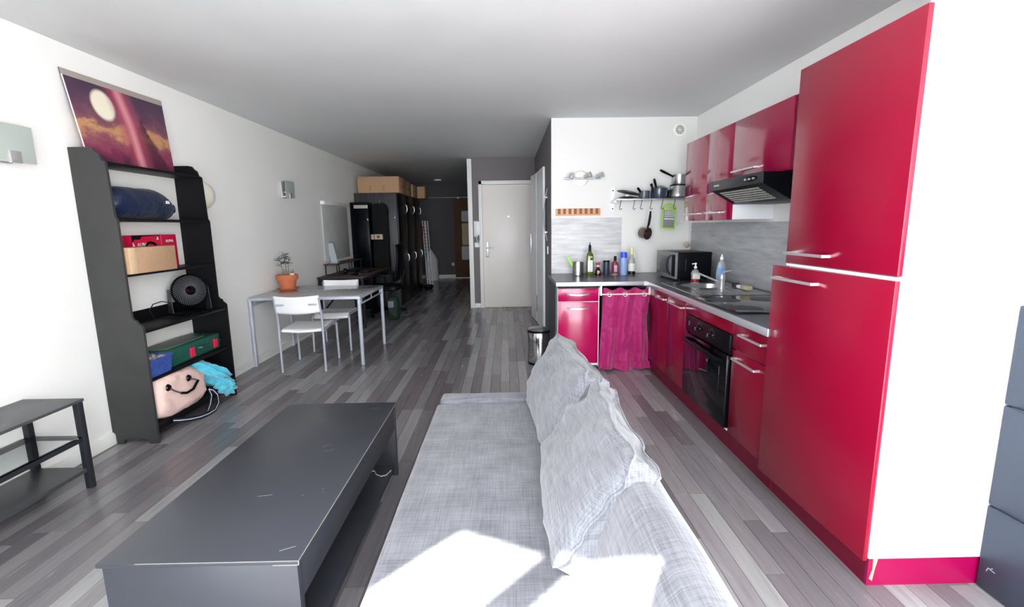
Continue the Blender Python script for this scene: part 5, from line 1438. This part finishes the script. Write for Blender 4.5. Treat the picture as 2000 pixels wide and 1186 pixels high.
obj('grey_panel', MB().box(-1.775, -1.69, 6.975, 6.992, .20, .30, .006), mat('grey_cloth', (130, 136, 142), .7), t)

# ------------------------------------------------------------------ wardrobes and boxes on top
HW = [(8.32, 9.02), (9.022, 9.722), (9.724, 10.42)]
labs = ['dark oak wardrobe section nearest the desk, with full side panel in view', 'dark wardrobe section in the middle of the row', 'dark wardrobe section at the far end of the row']
for (y0, y1), lab in zip(HW, labs):
    t = thing('wardrobe', lab, 'wardrobe', (-2.2, (y0+y1)/2, 0), group='dark wardrobes in a row')
    obj('body', MB().box(-2.59, -1.872, y0, y1, 0, 1.965, .002), WARD, t)
    ym = (y0+y1)/2
    for a, b_, s_ in ((y0+.003, y1-.003, 1),):
        for z0, z1, hz in ((.04, .93, .82), (.935, 1.955, 1.72)):
            d = obj('door', MB().box(-1.871, -1.853, a, b_, z0, z1, .002), WARD_F, t)
            hy = b_-.06 if s_ > 0 else a+.06
            obj('handle', MB().tube([(-1.853, hy, hz-.07), (-1.828, hy, hz-.05), (-1.822, hy, hz), (-1.828, hy, hz+.05), (-1.853, hy, hz+.07)], .007, 6), CHROME, d)
    if y0 < 8.4:
        for z in (1.55, .35): obj('cam_cover', MB().cyl((-1.91, y0-.002, z), (-1.91, y0+.001, z), .010, 10), ALU, t)
def carton(x0, x1, y0, y1, z0, z1, lab):
    t = thing('storage_carton', lab, 'box', ((x0+x1)/2, (y0+y1)/2, z0), group='cardboard boxes on the wardrobes')
    obj('carton', MB().box(x0, x1, y0, y1, z0, z1, .004), CARD, t)
    obj('lid_seam', MB().box(x0+.002, x1+.001, (y0+y1)/2-.004, (y0+y1)/2+.004, z1-.0005, z1+.0008), CARD_D, t)
    for x in (x0+.3*(x1-x0), x0+.62*(x1-x0)): obj('tape_mark', MB().box(x-.016, x+.016, y0-.0012, y0, z0+.02, z0+.12), mat('faded_tape', (176, 132, 90), .7), t)
    obj('hand_hole', MB().box(x1-.001, x1+.0012, (y0+y1)/2-.05, (y0+y1)/2+.05, z0+.10, z0+.13), DKWOOD, t)
carton(-2.50, -1.80, 8.27, 8.86, 1.966, 2.235, 'large brown cardboard box nearest the camera on top of the wardrobes')
carton(-2.45, -1.82, 8.89, 9.42, 1.966, 2.225, 'brown cardboard box second from the camera on the wardrobes')
carton(-2.45, -1.80, 9.45, 9.95, 1.966, 2.20, 'brown cardboard box third along the wardrobe tops')
carton(-2.45, -1.66, 9.99, 10.38, 1.966, 2.20, 'brown cardboard box at the far end of the wardrobe tops, jutting out')

# ------------------------------------------------------------------ far corridor
t = thing('clothes_rail', 'thin pale rail spanning the far corridor in front of the dark wall', 'rail', (-1.6, 12.72, 2.13))
obj('rail', MB().cyl((-2.3, 12.72, 2.135), (-.613, 12.72, 2.135), .012), ALU, t)
obj('bracket', MB().box(-1.27, -1.22, 12.70, 12.79, 2.10, 2.15, .004), WHITE_P, t)
tag(obj('brown_door_panel', MB().box(-1.37, -.614, 12.745, 12.786, .03, 2.10, .004), BROWNP), 'brown wooden panel standing against the far dark wall behind the white corner', 'panel')
for z0, z1, m, lab, x0 in ((1.50, 1.79, WHITE_T, 'white ruffled textile hanging on the brown panel, topmost of three', -1.17), (.89, 1.47, CREAM, 'cream textile hanging on the brown panel, middle of three', -1.17), (.50, .87, WHITE_T, 'white textile hanging on the brown panel, lowest of three', -1.19)):
    mb = MB().box(x0, -.66, 12.66, 12.735, z0, z1, .03, 3)
    tag(obj('hanging_textile', mb, m, ang=1.2), lab, 'textile', 'textiles hanging on the brown panel')
tag(obj('wall_socket', MB().box(-1.47, -1.41, 12.786, 12.8, .34, .42, .003), WHITE_P), 'white wall socket on the far dark wall beside the brown panel', 'socket')
t = thing('laundry_sack', 'tall white laundry sack with pointed top standing in the far corridor', 'sack', (-1.97, 12.45, 0))
ls = MB(); NU, NV = 32, 26
for j in range(NV+1):
    v = j/NV; z = .80*v
    r = .175*(1-.04*v) if v < .62 else .175*.96*(1-((v-.62)/.38)**1.5*.93)
    for i in range(NU):
        a = 2*PI*i/NU; rr = r*(1+.04*noise.noise(Vector((math.cos(a)*2, math.sin(a)*2, v*3)))+(.05*math.sin(a*6)*(v > .6)*(v-.6)))
        ls.v.append((-1.965+rr*math.cos(a)-.03*max(0, v-.6), 12.45+rr*math.sin(a), z+.001))
for j in range(NV): ls.f += [(j*NU+i, j*NU+(i+1) % NU, (j+1)*NU+(i+1) % NU, (j+1)*NU+i) for i in range(NU)]
ls.f += [tuple(range(NU)), tuple(range(NV*NU+NU-1, NV*NU-1, -1))]
obj('sack', ls, mat('grey_white_sack', (235, 235, 232), .85), t, ang=1.3)
t = thing('drying_rack', 'folded white metal drying rack leaning beside the wardrobes', 'drying rack', (-1.9, 10.9, 0))
for k_, (xa, xb) in enumerate(((-1.90, -1.83), (-1.865, -1.80))):
    y = 10.95+.08*k_
    obj('frame', MB().tube([(xb, y, .01), (xa, y, 1.52), (xa+.03, y+.25, 1.52), (xb+.03, y+.25, .01)], .010, 6), WHITE_P, t)
    for i in range(18): obj('rung', MB().cyl((xb+(xa-xb)*(.1+.05*i), y, .12+.076*i), (xb+(xa-xb)*(.1+.05*i)+.03, y+.25, .12+.076*i), .005, 6), WHITE_P, t)
tag(obj('folded_cloth', MB().box(-1.925, -1.885, 10.80, 10.93, .95, 1.42, .02, 3), mat('wine_cloth', (110, 34, 50), .9)), 'wine red cloth hanging on the folded drying rack', 'cloth')
t = thing('shoe_pile', 'dark shoes piled on the floor at the foot of the drying rack', 'shoes', (-1.86, 10.8, 0))
for i, (x, y, z, r) in enumerate(((-1.80, 10.66, 0, .2), (-1.72, 10.62, 0, -.1), (-1.78, 10.50, .0, .5))):
    pb_ = puffbox((0, 0, .05), .045, .13, .05, i, .004, 7, 3); pb_.v = [(x_, y_, max(z_-.02*(y_ < 0), .002)) for x_, y_, z_ in pb_.v]
    obj('shoe', pb_.xf(Matrix.Translation((x, y, z)) @ Matrix.Rotation(r, 4, 'Z')), BLACK_P, t, ang=1.2)
